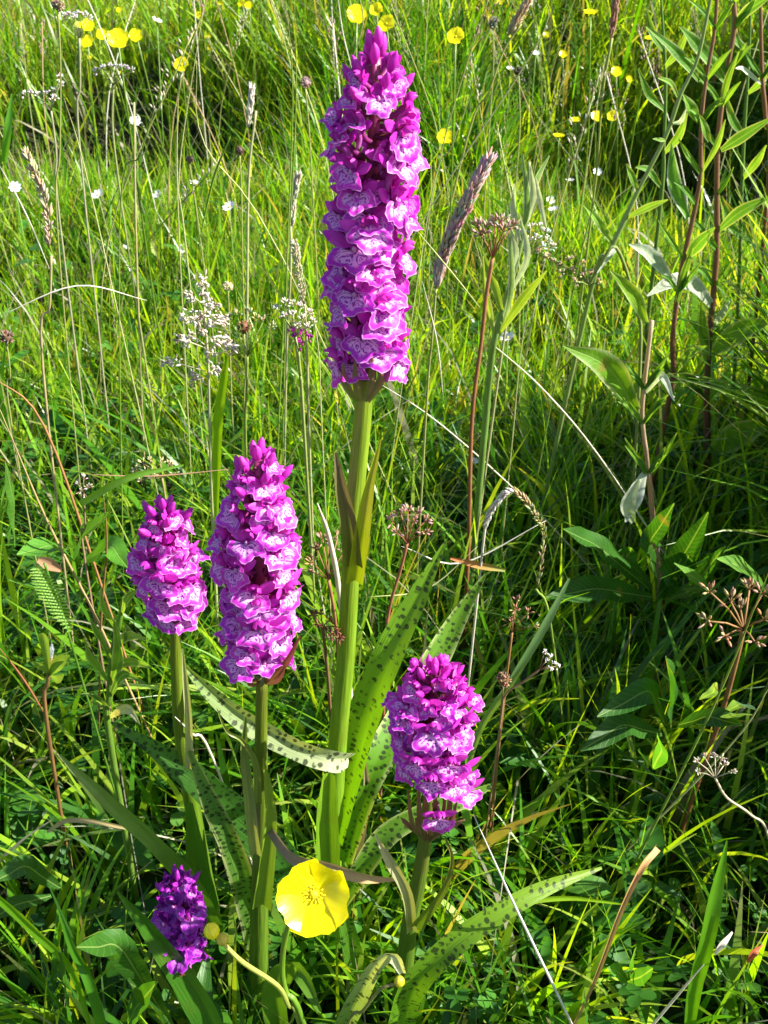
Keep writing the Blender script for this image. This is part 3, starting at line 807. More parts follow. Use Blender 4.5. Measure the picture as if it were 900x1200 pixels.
# ------------------------------------------------------------------ buttercups and other flowers
def petal_cup(mb, c, up, r, cup=.35, n=5, mat=0, wide=1.0, notch=.06, ph0=None):
    up = up.normalized(); e1 = up.cross(Vector((.3, 1, .2))).normalized(); e2 = up.cross(e1)
    ph = R.random() * 6 if ph0 is None else ph0
    petals = []
    for k in range(n):
        a = ph + 2 * math.pi * k / n + R.gauss(0, .05)
        m_ = MB()
        d = e1 * math.cos(a) + e2 * math.sin(a); s = up.cross(d)
        lift = (k % 2) * .035 * r; cupk = cup * R.uniform(.7, 1.3)
        nv, nu = 6, 8; prev = None; rr = r * R.uniform(.93, 1.05); p3 = R.random() * 6
        for i in range(nv + 1):
            v = i / nv
            w = rr * .80 * wide * (math.sin(math.pi * min(.5, v * .5 + .04)) ** .8)
            row = []
            for j in range(nu + 1):
                u = 2 * j / nu - 1
                edge = 1 - .32 * u * u * v - notch * math.exp(-(u / .18) ** 2) * v + .02 * math.sin(u * 9 + p3) * v
                rad = rr * v * edge
                h = cupk * rr * (v ** 1.7) * .9 + lift - .10 * rr * abs(u) * v + .015 * rr * math.sin(u * 7 + p3) * v
                pt = c + d * rad + s * (u * w) + up * h
                row.append(m_.vert(pt, (u * .5, v), (1, 1, 1)))
            if prev:
                for j in range(nu): m_.face((prev[j], prev[j + 1], row[j + 1], row[j]))
            prev = row
        petals.append(m_)
    return petals

def buttercup(pts, spx, diam_px, label, face=None, cup=.35, group=None, detail=True, Y0=None):
    """pts from the flower down the stalk"""
    top = P(*pts[0]); base = gbase(*pts[-1]) if len(pts) > 1 else Vector((top.x, top.y, float(terr(top.x, top.y))))
    t = thing('buttercup', label, 'flower', base, group)
    pl = list(pts)
    if len(pl) == 1:
        dx = R.uniform(-.03, .03)
        W_ = [top, (top + base) / 2 + Vector((dx, R.uniform(-.02, .02), 0)), base + Vector((dx * .6, 0, -.01))]
        data = spline(W_, 4); mb = MB(); tube(mb, [Vector(d) for d in data], .0009 + .0003 * R.random(), (.12, .22, .02), None, 5)
        mb.build('stem', M_STEM, t, base)
    else:
        stem_part(t, base, pl, [spx] * len(pl), (.16, .28, .02), (.10, .22, .02), n=7)
    up = (face or Vector((R.uniform(-.4, .4), R.uniform(-.7, .1), 1))).normalized()
    r = wpx(diam_px, top) / 2
    for m_ in petal_cup(None, top, up, r, cup):
        m_.build('petal', M_BUTTER, t, base)
    mb = MB()
    e1 = up.cross(Vector((.3, 1, .2))).normalized(); e2 = up.cross(e1)
    for k in range(26 if detail else 8):        # stamens
        a = k * 2.4; q = math.sqrt((k + .5) / (26 if detail else 8)) * r * .30
        p0 = top + (e1 * math.cos(a) + e2 * math.sin(a)) * q * .55 + up * r * .04
        p1 = p0 + (e1 * math.cos(a) + e2 * math.sin(a)) * q * .5 + up * r * (.08 - .03 * q / r)
        tube(mb, [p0, p1], [r * .012, r * .026], (.95, .80, .01), (.95, .85, .02), 4)
    ellip(mb, top, up, r * .13, r * .16, (.80, .72, .02), 8, 5)
    s_ = mb.build('stamens', M_DRY, t, base); s_['kind'] = 'stuff'
    return t

buttercup([(368, 1047, .215), (340, 1080, .225), (331, 1125, .228), (335, 1162, .226), (356, 1200, .224)], 7, 86,
          'large open yellow buttercup in the front, facing the camera', Vector((0, -.74, .66)), .48)
# bud stalk
bb = gbase(345, 1195, .225)
t = thing('buttercup_bud', 'two round green-yellow buttercup buds on one stalk by the dark orchid', 'bud', bb)
stem_part(t, bb, [(262, 1106, .215), (285, 1128, .217), (325, 1155, .222), (338, 1178, .224), (352, 1202, .225)], [5, 6, 6, 6, 6], (.42, .44, .12), (.20, .30, .03), n=8)
for (px_, py_, w_, c_) in ((252, 1091, 19, (.80, .76, .02)), (264, 1101, 15, (.55, .48, .05))):
    mb = MB(); c0 = P(px_, py_ + w_ * .45, .214); r_ = wpx(w_, c0) / 2
    ellip(mb, c0, Vector((-.4, .5, .8)), r_, r_ * 2.05, c_, 12, 9, pw=.55)
    mb.build('bud', M_STEM, t, bb)
bb = gbase(420, 1190, .225)
t = thing('buttercup_bud', 'single small yellow-green bud in front of the right orchid stem', 'bud', bb)
stem_part(t, bb, [(463, 1153, .222), (445, 1160, .222), (425, 1185, .223), (405, 1210, .224)], [4, 4, 4, 4], (.30, .28, .10), (.15, .2, .04), n=7)
mb = MB(); c0 = P(468, 1156, .222); ellip(mb, c0, Vector((0, .3, 1)), wpx(13, c0) / 2, wpx(15, c0), (.48, .48, .02), 10, 8, pw=.55); mb.build('bud', M_STEM, t, bb)

BC = [(103, 30, 15, 'uppermost buttercup of the cluster at the top left corner'), (120, 41, 14, 'second buttercup from the left in the top left cluster'),
      (138, 46, 24, 'largest open buttercup in the top left cluster'), (103, 49, 15, 'lowest buttercup of the top left cluster'),
      (160, 42, 16, 'rightmost buttercup of the top left cluster'), (213, 76, 18, 'lone buttercup right of the top left cluster'),
      (418, 18, 23, 'buttercup just left of the tall orchid tip'), (441, 12, 16, 'small buttercup above the tall orchid tip'),
      (453, 28, 20, 'open buttercup just right of the tall orchid tip'), (534, 43, 20, 'pale flat buttercup right of the tall orchid tip at the top'),
      (516, 20, 9, 'small round buttercup near the top edge right of the orchid'), (521, 161, 19, 'bright buttercup beside the upper right of the tall spike'),
      (655, 158, 14, 'lowest side-on buttercup of the right-hand group on a bent stalk'), (674, 140, 13, 'side-on buttercup left in the right-hand group'),
      (699, 136, 13, 'middle buttercup of the right-hand group'), (718, 136, 13, 'rightmost buttercup of the right-hand group'),
      (692, 14, 17, 'flat side-on buttercup at the top edge, right of centre'), (763, 44, 15, 'flat side-on buttercup near the grey-green stems'),
      (722, 84, 13, 'half open buttercup left of the grey-green stems'), (737, 93, 8, 'small buttercup bud below the half open one')]
for k, (px_, py_, d_, lab) in enumerate(BC):
    D_ = FPX * .022 / d_
    D_ = min(D_, 2.6)
    pt = P(px_, py_, 1.0); dv = (pt - Vector((0, 0, CAMZ))); dv.normalize(); Yq = dv.y * D_
    z = P(px_, py_, Yq).z
    while z < .14: Yq *= .95; z = P(px_, py_, Yq).z
    flat = 'side-on' in lab
    buttercup([(px_, py_ + (2 if flat else 0), Yq)], 2, d_, lab, Vector((R.uniform(-.2, .2), .05, 1)) if flat else Vector((R.uniform(-.4, .3), -.8, .7)), .45 if flat else .35, 'buttercups in the meadow behind', False)
for k, (px_, py_, d_) in enumerate([(660, 64, 10), (640, 42, 9), (283, 4, 9), (587, 2, 9), (572, 18, 9), (490, 88, 9), (533, 92, 9), (570, 130, 8), (581, 129, 9), (380, 40, 8), (500, 60, 8), (292, 7, 10), (232, 18, 8), (690, 103, 8), (515, 45, 7), (140, 12, 7)] + [(R.uniform(10, 890), R.uniform(3, 95), R.uniform(5, 9)) for _ in range(34)]):
    Yq = FPX * .019 / d_
    buttercup([(px_, py_, min(Yq, 2.5))], 2, d_, 'tiny blurred buttercup far back near the top edge, ' + ('left third' if px_ < 300 else 'middle third' if px_ < 600 else 'right third'), Vector((R.uniform(-.4, .4), -.7, .8)), .4, 'tiny far buttercups', False)

def daisy(px_, py_, d_, label, name='stitchwort', cat='flower', nP=9):
    Yq = min(FPX * .016 / d_, 2.0); 
    pt = P(px_, py_, 1.0); dv = (pt - Vector((0, 0, CAMZ))).normalized(); Yq *= dv.y
    while P(px_, py_, Yq).z < .05: Yq *= .95
    top = P(px_, py_, Yq); base = Vector((top.x + R.uniform(-.02, .02), top.y, float(terr(top.x, top.y))))
    t = thing(name, label, cat, base, 'small white meadow flowers')
    mb = MB(); tube(mb, [top, (top + base) / 2 + Vector((R.uniform(-.01, .01), 0, 0)), base], .0006, (.14, .24, .03), None, 5); mb.build('stem', M_STEM, t, base)
    up = Vector((R.uniform(-.5, .5), R.uniform(-.9, .2), 1)).normalized(); e1 = up.cross(Vector((.3, 1, .2))).normalized(); e2 = up.cross(e1)
    r = wpx(d_, top) / 2
    for k in range(nP):
        a = 6.283 * k / nP + R.gauss(0, .1); d = e1 * math.cos(a) + e2 * math.sin(a); mb = MB()
        blade(mb, [top + d * r * q + up * r * (.35 * q * q) for q in (.1, .45, .8, 1)], [r * .1, r * .42, r * .45, r * .12], up, .1, 2, (.80, .80, .82)); mb.build('petal', M_PALE, t, base)
    mb = MB(); ellip(mb, top - up * r * .02, up, r * .2, r * .25, (.6, .5, .05), 6, 3); mb.build('flower_centre', M_DRY, t, base)
for (px_, py_, d_, lab) in [(18, 220, 15, 'white flower at the left edge, level with the row of white flowers'), (97, 222, 10, 'small white flower just left of the brightest daisy'),
        (115, 229, 16, 'bright white daisy-like flower in the left row'), (185, 228, 11, 'round white flower in the middle of the left row'),
        (269, 243, 16, 'drooping white flower at the right end of the left row'), (147, 291, 11, 'white flower lowest left under the row'), (215, 292, 12, 'white flower under the row towards the orchid'),
        (228, 215, 11, 'faded white flower under a brown knob'), (668, 212, 11, 'tiny white flower right of the willowy grey plant'), (700, 202, 11, 'tiny white flower farther right on the diagonal green stem'),
        (645, 235, 11, 'upper of two white blossoms beside the grey plant'), (649, 246, 13, 'lower of two white blossoms beside the grey plant'), (158, 143, 14, 'white flower with yellow bud beside it, upper left'),
        (184, 25, 13, 'white flower near the top edge, left'), (628, 63, 10, 'white petals in the far grass right of the orchid'), (598, 81, 10, 'pale flower by a dark seed head, top centre'),
        (595, 396, 18, 'round white clover-like bloom below the grey plant'), (555, 541, 13, 'yellowish small flower by the red-brown umbel stem')]:
    daisy(px_, py_, d_, lab)

# white single flower on a hairy stalk, lower left
bb = gbase(58, 830, .42)
t = thing('chickweed', 'leafy stalk with one closed white flower at the lower left', 'plant', bb)
stem_part(t, bb, [(60, 770, .42), (56, 800, .42), (54, 840, .42)], [4, 5, 5], (.26, .17, .07), (.2, .1, .04), n=7)
mb = MB()
c0 = P(60, 770, .42)
for k in range(5):
    a = k * 1.257; d = Vector((math.cos(a), math.sin(a), 0)) * .45 + Vector((0, 0, 1)); r_ = wpx(7, c0)
    mb = MB(); blade(mb, [c0 + d * (r_ * q * 2.2) for q in (0, .5, 1)], [r_ * .6, r_ * .9, r_ * .3], Vector((math.cos(a), math.sin(a), 0)), .2, 2, (.8, .8, .8)); mb.build('petal', M_PALE, t, bb)
for (ex, ey) in ((82, 768), (38, 775), (75, 790), (45, 742), (78, 775)):
    leaf_part(t, bb, [(58, 790, .42), ((58 + ex) / 2, ey + 5, .41), (ex, ey, .405)], [4, 12, 2], (.16, .27, .05))

# ------------------------------------------------------------------ grass stalks, seed heads, umbels
def stalk(pts, w, label, c=(.42, .36, .18), c2=None, name='grass_stalk', cat='grass stalk', group=None, mat=None, head=None):
    base = gbase(*pts[-1])
    t = thing(name, label, cat, base, group)
    stem_part(t, base, pts, [w] * len(pts) if not isinstance(w, list) else w, c, c2, mat or M_DRY, n=6)
    return t, base

def seedspike(t, base, pts, wmax, c, c2, n=160, sl=.006, mat=None, name='seed_head', spread=.35):
    """dense spike of small scales along a curve"""
    W_ = [P(*p) for p in pts]; data = [Vector(d) for d in spline(W_, 8)]
    mb = MB(); wm = wpx(wmax, W_[0])
    tube(mb, data, wm * .12, c, None, 5)
    for i in range(n):
        q = (i + .5) / n; k = q * (len(data) - 1); i0 = int(k); p = data[i0].lerp(data[min(i0 + 1, len(data) - 1)], k - i0)
        ax = (data[max(i0 - 1, 0)] - data[min(i0 + 1, len(data) - 1)]).normalized()
        env = math.sin(math.pi * (q * .9 + .06)) ** .6
        e = rv(1); e = (e - ax * e.dot(ax)).normalized()
        d = (ax + e * spread * (1 + .4 * R.random())).normalized()
        cc = tuple(a + (b - a) * R.random() for a, b in zip(c, c2))
        ellip(mb, p + e * wm * .20 * env, d, sl * .13, sl * R.uniform(.8, 1.2), cc, 4, 3)
    o = mb.build(name, mat or M_DRY, t, base); o['kind'] = 'stuff'
    return o

t, bb = stalk([(511, 337, .62), (506, 400, .62), (500, 470, .63)], 3, 'purple-brown plumed grass head leaning right of the tall orchid', (.30, .32, .10), name='plumed_grass')
seedspike(t, bb, [(569, 194, .60), (548, 235, .60), (530, 272, .61), (517, 310, .62), (511, 340, .62)], 8, (.38, .24, .22), (.62, .47, .42), 300, .011, spread=.28)
t, bb = stalk([(357, 355, .62), (360, 420, .63), (362, 500, .64)], 3, 'narrow pale cats-tail grass head left of the tall orchid', (.42, .4, .2), name='catstail_grass')
seedspike(t, bb, [(345, 285, .61), (350, 318, .61), (356, 358, .62)], 7, (.45, .42, .25), (.62, .58, .40), 150, .004, spread=.6)
t, bb = stalk([(341, 265, .8), (340, 330, .8), (336, 400, .82)], 3, 'pale feathery grass head above the cats-tail', (.40, .40, .2), name='catstail_grass')
seedspike(t, bb, [(349, 208, .8), (343, 240, .8), (341, 268, .8)], 6, (.45, .42, .3), (.65, .60, .46), 110, .007, spread=.3)
t, bb = stalk([(300, 130, 1.0), (292, 200, 1.0), (290, 300, 1.0)], 3, 'bleached grass head on thin stalk left of the tall spike top', (.40, .40, .2), name='catstail_grass')
seedspike(t, bb, [(295, 105, 1.0), (293, 125, 1.0), (290, 150, 1.0)], 6, (.55, .52, .44), (.7, .68, .6), 90, .007, spread=.3)
t, bb = stalk([(717, 45, .95), (706, 110, .95), (700, 190, .96), (692, 260, .97)], [4, 3, 3, 3], 'tall green stalk with reddish plume top right of centre', (.30, .35, .08), name='plumed_grass')
seedspike(t, bb, [(722, -2, .95), (719, 20, .95), (715, 48, .95)], 8, (.35, .17, .10), (.45, .26, .16), 100, .008, spread=.25)
t, bb = stalk([(611, 28, 1.3), (590, 60, 1.3), (572, 110, 1.3), (548, 160, 1.3)], 2.5, 'drooping brown grass head at the top centre right', (.35, .36, .10), name='plumed_grass')
seedspike(t, bb, [(618, 2, 1.3), (608, 20, 1.3), (595, 42, 1.3)], 9, (.40, .30, .16), (.55, .42, .26), 90, .010, spread=.35)
t, bb = stalk([(60, 300, .62), (58, 360, .62), (50, 430, .62)], 3, 'withered beige grass head low at the left edge', (.40, .32, .16), name='plumed_grass')
seedspike(t, bb, [(30, 180, .62), (45, 212, .62), (55, 245, .62), (58, 290, .62)], 5, (.40, .32, .18), (.58, .50, .34), 90, .006, spread=.45)
t, bb = stalk([(156, 150, .9), (157, 120, .9), (160, 300, .9)][1:], 2.5, 'thin dry stalk with dark tip near the left row of white flowers', (.40, .36, .16), name='grass_stalk')
t, bb = stalk([(628, 690, .50), (640, 640, .49), (655, 720, .5)][:1] + [(645, 730, .5)], 3, 'green grass with arching knotted seed head in the right middle', (.2, .3, .04), name='plumed_grass')
seedspike(t, bb, [(606, 577, .49), (617, 588, .49), (628, 605, .49), (637, 625, .50), (630, 690, .50)], 6, (.26, .26, .08), (.5, .42, .24), 100, .005, spread=.3)
t, bb = stalk([(597, 578, .50), (585, 584, .50), (573, 600, .5), (566, 640, .5)], 3, 'bleached arching seed head beside the green knotted one', (.55, .50, .42), name='plumed_grass')
seedspike(t, bb, [(570, 612, .50), (580, 592, .50), (595, 577, .50), (604, 577, .5)], 6, (.6, .52, .45), (.75, .70, .62), 90, .005, spread=.3)

def knob(px_, py_, w_, Y_, label, c, c2, down, cstem=(.30, .32, .10), wst=1.8, spike_=True):
    t, bb = stalk([(px_, py_ + w_ * .5, Y_)] + down, wst, label, cstem, name='seed_head', cat='seed head', group='brown seed heads on stalks')
    mb = MB(); c0 = P(px_, py_, Y_); r_ = wpx(w_, c0) / 2
    ellip(mb, c0 - Vector((0, 0, r_)), (0, 0, 1), r_ * .8, r_ * 2, c, 8, 5)
    for k in range(60):
        d = rv(1).normalized(); ellip(mb, c0 + d * r_ * .55, (d + Vector((0, 0, .6))), r_ * .13, r_ * .7, tuple(a + (b - a) * R.random() for a, b in zip(c, c2)), 4, 2)
    o = mb.build('head', M_DRY, t, bb); o['kind'] = 'stuff'
knob(68, 6, 14, .80, 'brown plantain head at the top left corner on a tall stalk', (.20, .14, .08), (.5, .4, .28), [(71, 80, .8), (70, 180, .8), (68, 280, .8)])
knob(281, 177, 10, 1.1, 'small dark brown knob left of the tall spike', (.10, .06, .05), (.2, .12, .08), [(283, 230, 1.1), (284, 300, 1.1)])
knob(222, 187, 9, 1.1, 'grey-brown knob above the faded white flower', (.16, .10, .08), (.3, .2, .15), [(224, 205, 1.1), (232, 260, 1.1)])
knob(286, 384, 15, .66, 'brown round head in green umbel left of the pink clover', (.16, .07, .03), (.3, .16, .08), [(288, 430, .66), (286, 500, .67)])
knob(590, 797, 17, .40, 'rusty brown bristly head in the shade right of the frilly orchid', (.22, .12, .06), (.5, .32, .18), [(587, 830, .4), (584, 880, .4)], (.28, .16, .06))
knob(8, 395, 16, .60, 'brown seed head at the left edge', (.14, .08, .05), (.35, .24, .16), [(12, 440, .6), (14, 500, .6)])
knob(358, 97, 12, 1.2, 'pinkish grey knob left of the spike top', (.30, .18, .18), (.5, .38, .34), [(362, 150, 1.2), (366, 220, 1.2)])
knob(608, 84, 10, 1.3, 'dark seed head on a straight stalk top centre right', (.05, .05, .03), (.15, .12, .06), [(609, 150, 1.3), (604, 220, 1.3)])
knob(578, 27, 13, 1.4, 'grey fluffy head near the top edge', (.12, .12, .08), (.35, .35, .25), [(578, 80, 1.4), (574, 140, 1.4)])
knob(267, 336, 11, .9, 'straw coloured open head above the white fog grass', (.5, .42, .22), (.75, .70, .5), [(268, 360, .9), (270, 430, .9)])

def umbel(name, label, node, stem_pts, sw, heads, c, c2, cs, cs2=None, hs=9, seeds=8, sl=1.0, mat=None, cat='seed head', group='dried umbels', stemmat=None):
    base = gbase(*stem_pts[-1]) if stem_pts else gbase(*node)
    t = thing(name, label, cat, base, group)
    stem_part(t, base, [node] + stem_pts, [sw] * (len(stem_pts) + 1), cs, cs2, stemmat or M_DRY, n=7)
    n0 = P(*node)
    for (hx, hy, hY) in heads:
        h0 = P(hx, hy, hY); mb = MB()
        tube(mb, [n0, (n0 + h0) / 2 + Vector((0, 0, (h0 - n0).length * .06)), h0], wpx(sw, n0) * .2, cs, None, 5)
        ray = mb.build('ray', M_DRY, t, base)
        mb = MB(); r_ = wpx(hs, h0)
        dd = (h0 - n0).normalized() + Vector((0, -.1, .5))
        for k in range(seeds):
            d = (dd.normalized() + rv(.55)).normalized()
            q = h0 + d * r_ * .35
            tube(mb, [h0, q], r_ * .03, cs, None, 4)
            ellip(mb, q, d, r_ * .11, r_ * .62 * sl * R.uniform(.7, 1.2), tuple(a + (b - a) * R.random() for a, b in zip(c, c2)), 5, 3)
        o = mb.build('seed_cluster', mat or M_DRY, t, base); o['kind'] = 'stuff'
        o.parent = t
    return t
BR, BR2 = (.24, .12, .07), (.46, .28, .18)
RB, RB2 = (.13, .035, .02), (.26, .09, .06)
umbel('dried_umbel', 'large tan dried umbel with open seed clusters at the right edge', (871, 738, .43), [(865, 765, .43), (852, 815, .43), (838, 860, .43), (822, 905, .42)], 6,
      [(832, 694, .43), (830, 728, .42), (856, 705, .44), (878, 692, .45), (893, 696, .43), (895, 726, .42), (884, 752, .41), (868, 715, .44), (850, 745, .415)], (.34, .19, .09), (.55, .38, .20), (.30, .16, .06), (.16, .06, .02), 17, 8)
umbel('dried_umbel', 'small bleached umbel right of the frilly orchid low down', (838, 912, .36), [(852, 935, .36), (880, 955, .36), (902, 985, .36)], 3,
      [(818, 893, .36), (826, 888, .365), (838, 888, .37), (848, 897, .365), (856, 905, .36), (818, 905, .355), (845, 890, .35)], (.5, .42, .28), (.72, .66, .52), (.5, .42, .3), None, 8, 9)
umbel('dried_umbel', 'pinkish brown umbel between the tall stem and its spotted leaf', (477, 637, .44), [(470, 665, .44), (456, 715, .44), (452, 770, .44)], 4,
      [(460, 612, .44), (465, 625, .43), (478, 600, .45), (484, 612, .44), (497, 612, .44), (497, 625, .43), (470, 603, .44), (488, 602, .44)], (.36, .18, .13), (.55, .36, .28), (.30, .12, .06), None, 12, 8)
umbel('dried_umbel', 'brown umbel just left of the tall stem', (385, 680, .42), [(392, 720, .42), (398, 790, .43)], 4,
      [(366, 660, .42), (372, 645, .43), (384, 640, .42), (395, 632, .43), (402, 648, .42), (370, 672, .42), (378, 632, .43), (402, 665, .42)], (.26, .13, .07), (.44, .28, .18), (.3, .14, .06), None, 12, 8)
umbel('rush_head', 'dark red-brown knobbly fruit cluster right of the plump spike', (378, 735, .36), [(384, 790, .37), (388, 850, .38)], 4,
      [(368, 722, .36), (376, 720, .36), (385, 728, .36), (373, 732, .355), (392, 740, .355), (396, 748, .355), (386, 744, .355), (398, 735, .36)], RB, RB2, (.2, .12, .05), None, 10, 14, .8, group=None)
umbel('dried_umbel', 'tan umbel on a thin reddish stalk in the shade right of centre', (600, 741, .42), [(594, 790, .42), (585, 870, .42)], 3,
      [(603, 715, .42), (606, 705, .43), (600, 730, .42), (619, 718, .42), (624, 735, .41), (596, 730, .42)], BR, (.5, .36, .2), (.28, .14, .05), None, 9, 7)
umbel('dried_umbel', 'pale straw umbel above the left orchid', (190, 560, .50), [(197, 610, .5), (200, 680, .5)], 2.5,
      [(160, 552, .5), (168, 543, .5), (178, 540, .5), (188, 543, .5), (204, 556, .49), (166, 563, .5), (182, 556, .49), (198, 545, .5)], (.42, .36, .18), (.58, .50, .30), (.35, .26, .12), None, 8, 7)
umbel('dried_umbel', 'purplish withered head at the left, level with the left orchid tip', (98, 578, .48), [(100, 620, .48), (100, 660, .48)], 2.5,
      [(92, 568, .48), (98, 562, .48), (103, 572, .48), (95, 575, .47), (102, 583, .47)], (.30, .22, .22), (.55, .48, .46), (.3, .2, .12), None, 8, 8)
umbel('hogweed', 'brown budding umbel on a long red-brown stalk right of the spike', (577, 303, .60), [(570, 345, .60), (564, 400, .60), (553, 490, .60), (550, 600, .60), (549, 640, .60)], 5,
      [(560, 268, .6), (564, 276, .59), (580, 266, .6), (586, 262, .6), (590, 272, .59), (598, 268, .6), (572, 270, .6)], (.30, .19, .13), (.52, .38, .30), (.32, .14, .06), (.20, .08, .03), 15, 10, group=None)
umbel('yarrow', 'greyish white lacy flower head by the grey-green plant', (618, 300, .66), [(606, 330, .66), (590, 400, .66)], 3,
      [(612, 275, .66), (622, 268, .66), (632, 268, .66), (640, 274, .66), (628, 280, .65), (640, 284, .66), (645, 290, .66), (634, 290, .65), (618, 283, .65)], (.50, .50, .40), (.80, .80, .72), (.35, .34, .16), None, 9, 14, .8, group=None)
umbel('yarrow', 'creamy brown fading flower head right of the lacy white one', (690, 335, .70), [(700, 318, .70), (722, 290, .70), (745, 360, .71), (750, 430, .71)], 4,
      [(634, 296, .70), (642, 302, .70), (650, 308, .70), (658, 312, .70), (668, 306, .70), (672, 318, .70), (682, 310, .70), (684, 324, .70), (692, 322, .70), (698, 332, .70), (676, 330, .69), (660, 320, .7)], (.42, .26, .12), (.72, .60, .38), (.2, .26, .06), None, 9, 14, .8, group=None)
umbel('yarrow', 'flat grey lacy umbel at the upper left', (60, 130, .90), [(66, 180, .9), (70, 260, .9)], 2.5,
      [(30, 112, .9), (38, 110, .9), (46, 112, .9), (55, 112, .9), (62, 108, .9), (70, 100, .9), (70, 92, .9), (64, 116, .89)], (.5, .46, .42), (.75, .72, .68), (.35, .34, .2), None, 8, 12, .7, group='flat lacy umbels upper left')
umbel('yarrow', 'long grey lacy umbel by the top left buttercups', (93, 45, .95), [(94, 100, .95), (94, 180, .95)], 2.5,
      [(75, 20, .95), (83, 19, .95), (91, 18, .95), (99, 19, .95), (88, 22, .94), (104, 22, .95)], (.5, .46, .42), (.75, .72, .68), (.35, .34, .2), None, 8, 12, .7, group='flat lacy umbels upper left')
umbel('yarrow', 'dark tufted umbel right of the flat grey one', (133, 100, .90), [(132, 150, .9), (140, 220, .9), (150, 290, .9)], 2.5,
      [(115, 84, .9), (122, 82, .9), (130, 80, .9), (138, 80, .9), (146, 81, .9), (154, 84, .9)], (.35, .32, .34), (.65, .62, .62), (.3, .34, .12), None, 8, 10, .8, group='flat lacy umbels upper left')
umbel('yarrow', 'pale faded clover-like head above magenta blooms left of the tall spike', (346, 395, .58), [(352, 440, .58), (356, 500, .59)], 4,
      [(326, 362, .58), (334, 356, .58), (343, 358, .58), (352, 360, .58), (361, 368, .58), (364, 378, .58), (354, 374, .57), (343, 370, .57), (333, 372, .57), (348, 382, .57), (360, 384, .57)], (.5, .46, .36), (.76, .70, .62), (.3, .34, .12), None, 9, 14, .8, group=None)
umbel('clover', 'small magenta clover blooms under the pale faded head', (350, 412, .575), [(352, 440, .575), (355, 480, .58)], 3,
      [(346, 398, .57), (354, 394, .57), (362, 398, .57), (352, 404, .565), (343, 392, .57)], (.30, .01, .22), (.55, .04, .40), (.25, .3, .08), None, 11, 8, 1.0, cat='flower', group=None)
umbel('knapweed', 'green budding umbel between fog grass and pink clover', (290, 418, .64), [(289, 460, .64), (288, 520, .65)], 3,
      [(270, 375, .64), (278, 370, .64), (292, 368, .64), (300, 374, .64), (308, 378, .64), (318, 385, .64), (262, 380, .64)], (.25, .30, .10), (.5, .48, .28), (.2, .28, .05), None, 10, 8, 1, group=None)
umbel('milkwort', 'small cluster of white blossoms in the shade right of the frilly orchid', (632, 785, .40), [(612, 800, .4), (592, 815, .40), (586, 850, .4)], 2.5,
      [(638, 765, .4), (644, 770, .4), (640, 775, .4), (648, 778, .4), (652, 781, .4), (644, 784, .395)], (.68, .64, .66), (.85, .82, .84), (.3, .18, .1), None, 7, 12, .6, cat='flower', group=None)

# Yorkshire fog panicle
bb = gbase(246, 560, .60)
t = thing('fog_grass', 'bleached white fluffy grass panicle upper left of the plump spike', 'grass stalk', bb)
stem_part(t, bb, [(236, 325, .6), (240, 370, .6), (244, 430, .6), (246, 500, .6), (249, 600, .6)], [2, 2.5, 3, 3.5, 4], (.5, .46, .30), (.35, .40, .14), M_DRY, n=6)
for (hx, hy, ln, ang) in [(236, 330, 8, 0), (226, 348, 10, -1), (247, 357, 12, 1), (240, 345, 9, 0), (222, 372, 14, -1), (232, 368, 10, 0), (245, 375, 12, 1), (258, 374, 12, 1), (215, 398, 16, -1), (228, 395, 12, -1), (250, 395, 14, 1), (262, 402, 12, 1), (205, 425, 18, -1), (244, 412, 12, 0), (252, 432, 14, 1), (236, 385, 10, 0), (268, 410, 10, 1), (233, 440, 10, -1)]:
    mb = MB(); c0 = P(hx, hy, .6 + R.uniform(-.02, .02)); n0 = P(241, hy + 10, .6); s_ = wpx(1, c0)
    tube(mb, [n0, c0], .0004, (.5, .45, .3), None, 4)
    for k in range(20):
        off = Vector((R.gauss(ang * 2, ln * .32), R.gauss(0, 3), R.gauss(0, 4))) * s_
        d = Vector((ang * .6 + R.gauss(0, .4), R.gauss(0, .4), -.2 + R.gauss(0, .5)))
        ellip(mb, c0 + off, d, s_ * 1.3, s_ * R.uniform(5, 9), R.choice([(.60, .54, .44), (.70, .66, .58), (.46, .36, .28)]), 4, 3)
    o = mb.build('spikelets', M_DRY, t, bb); o['kind'] = 'stuff'

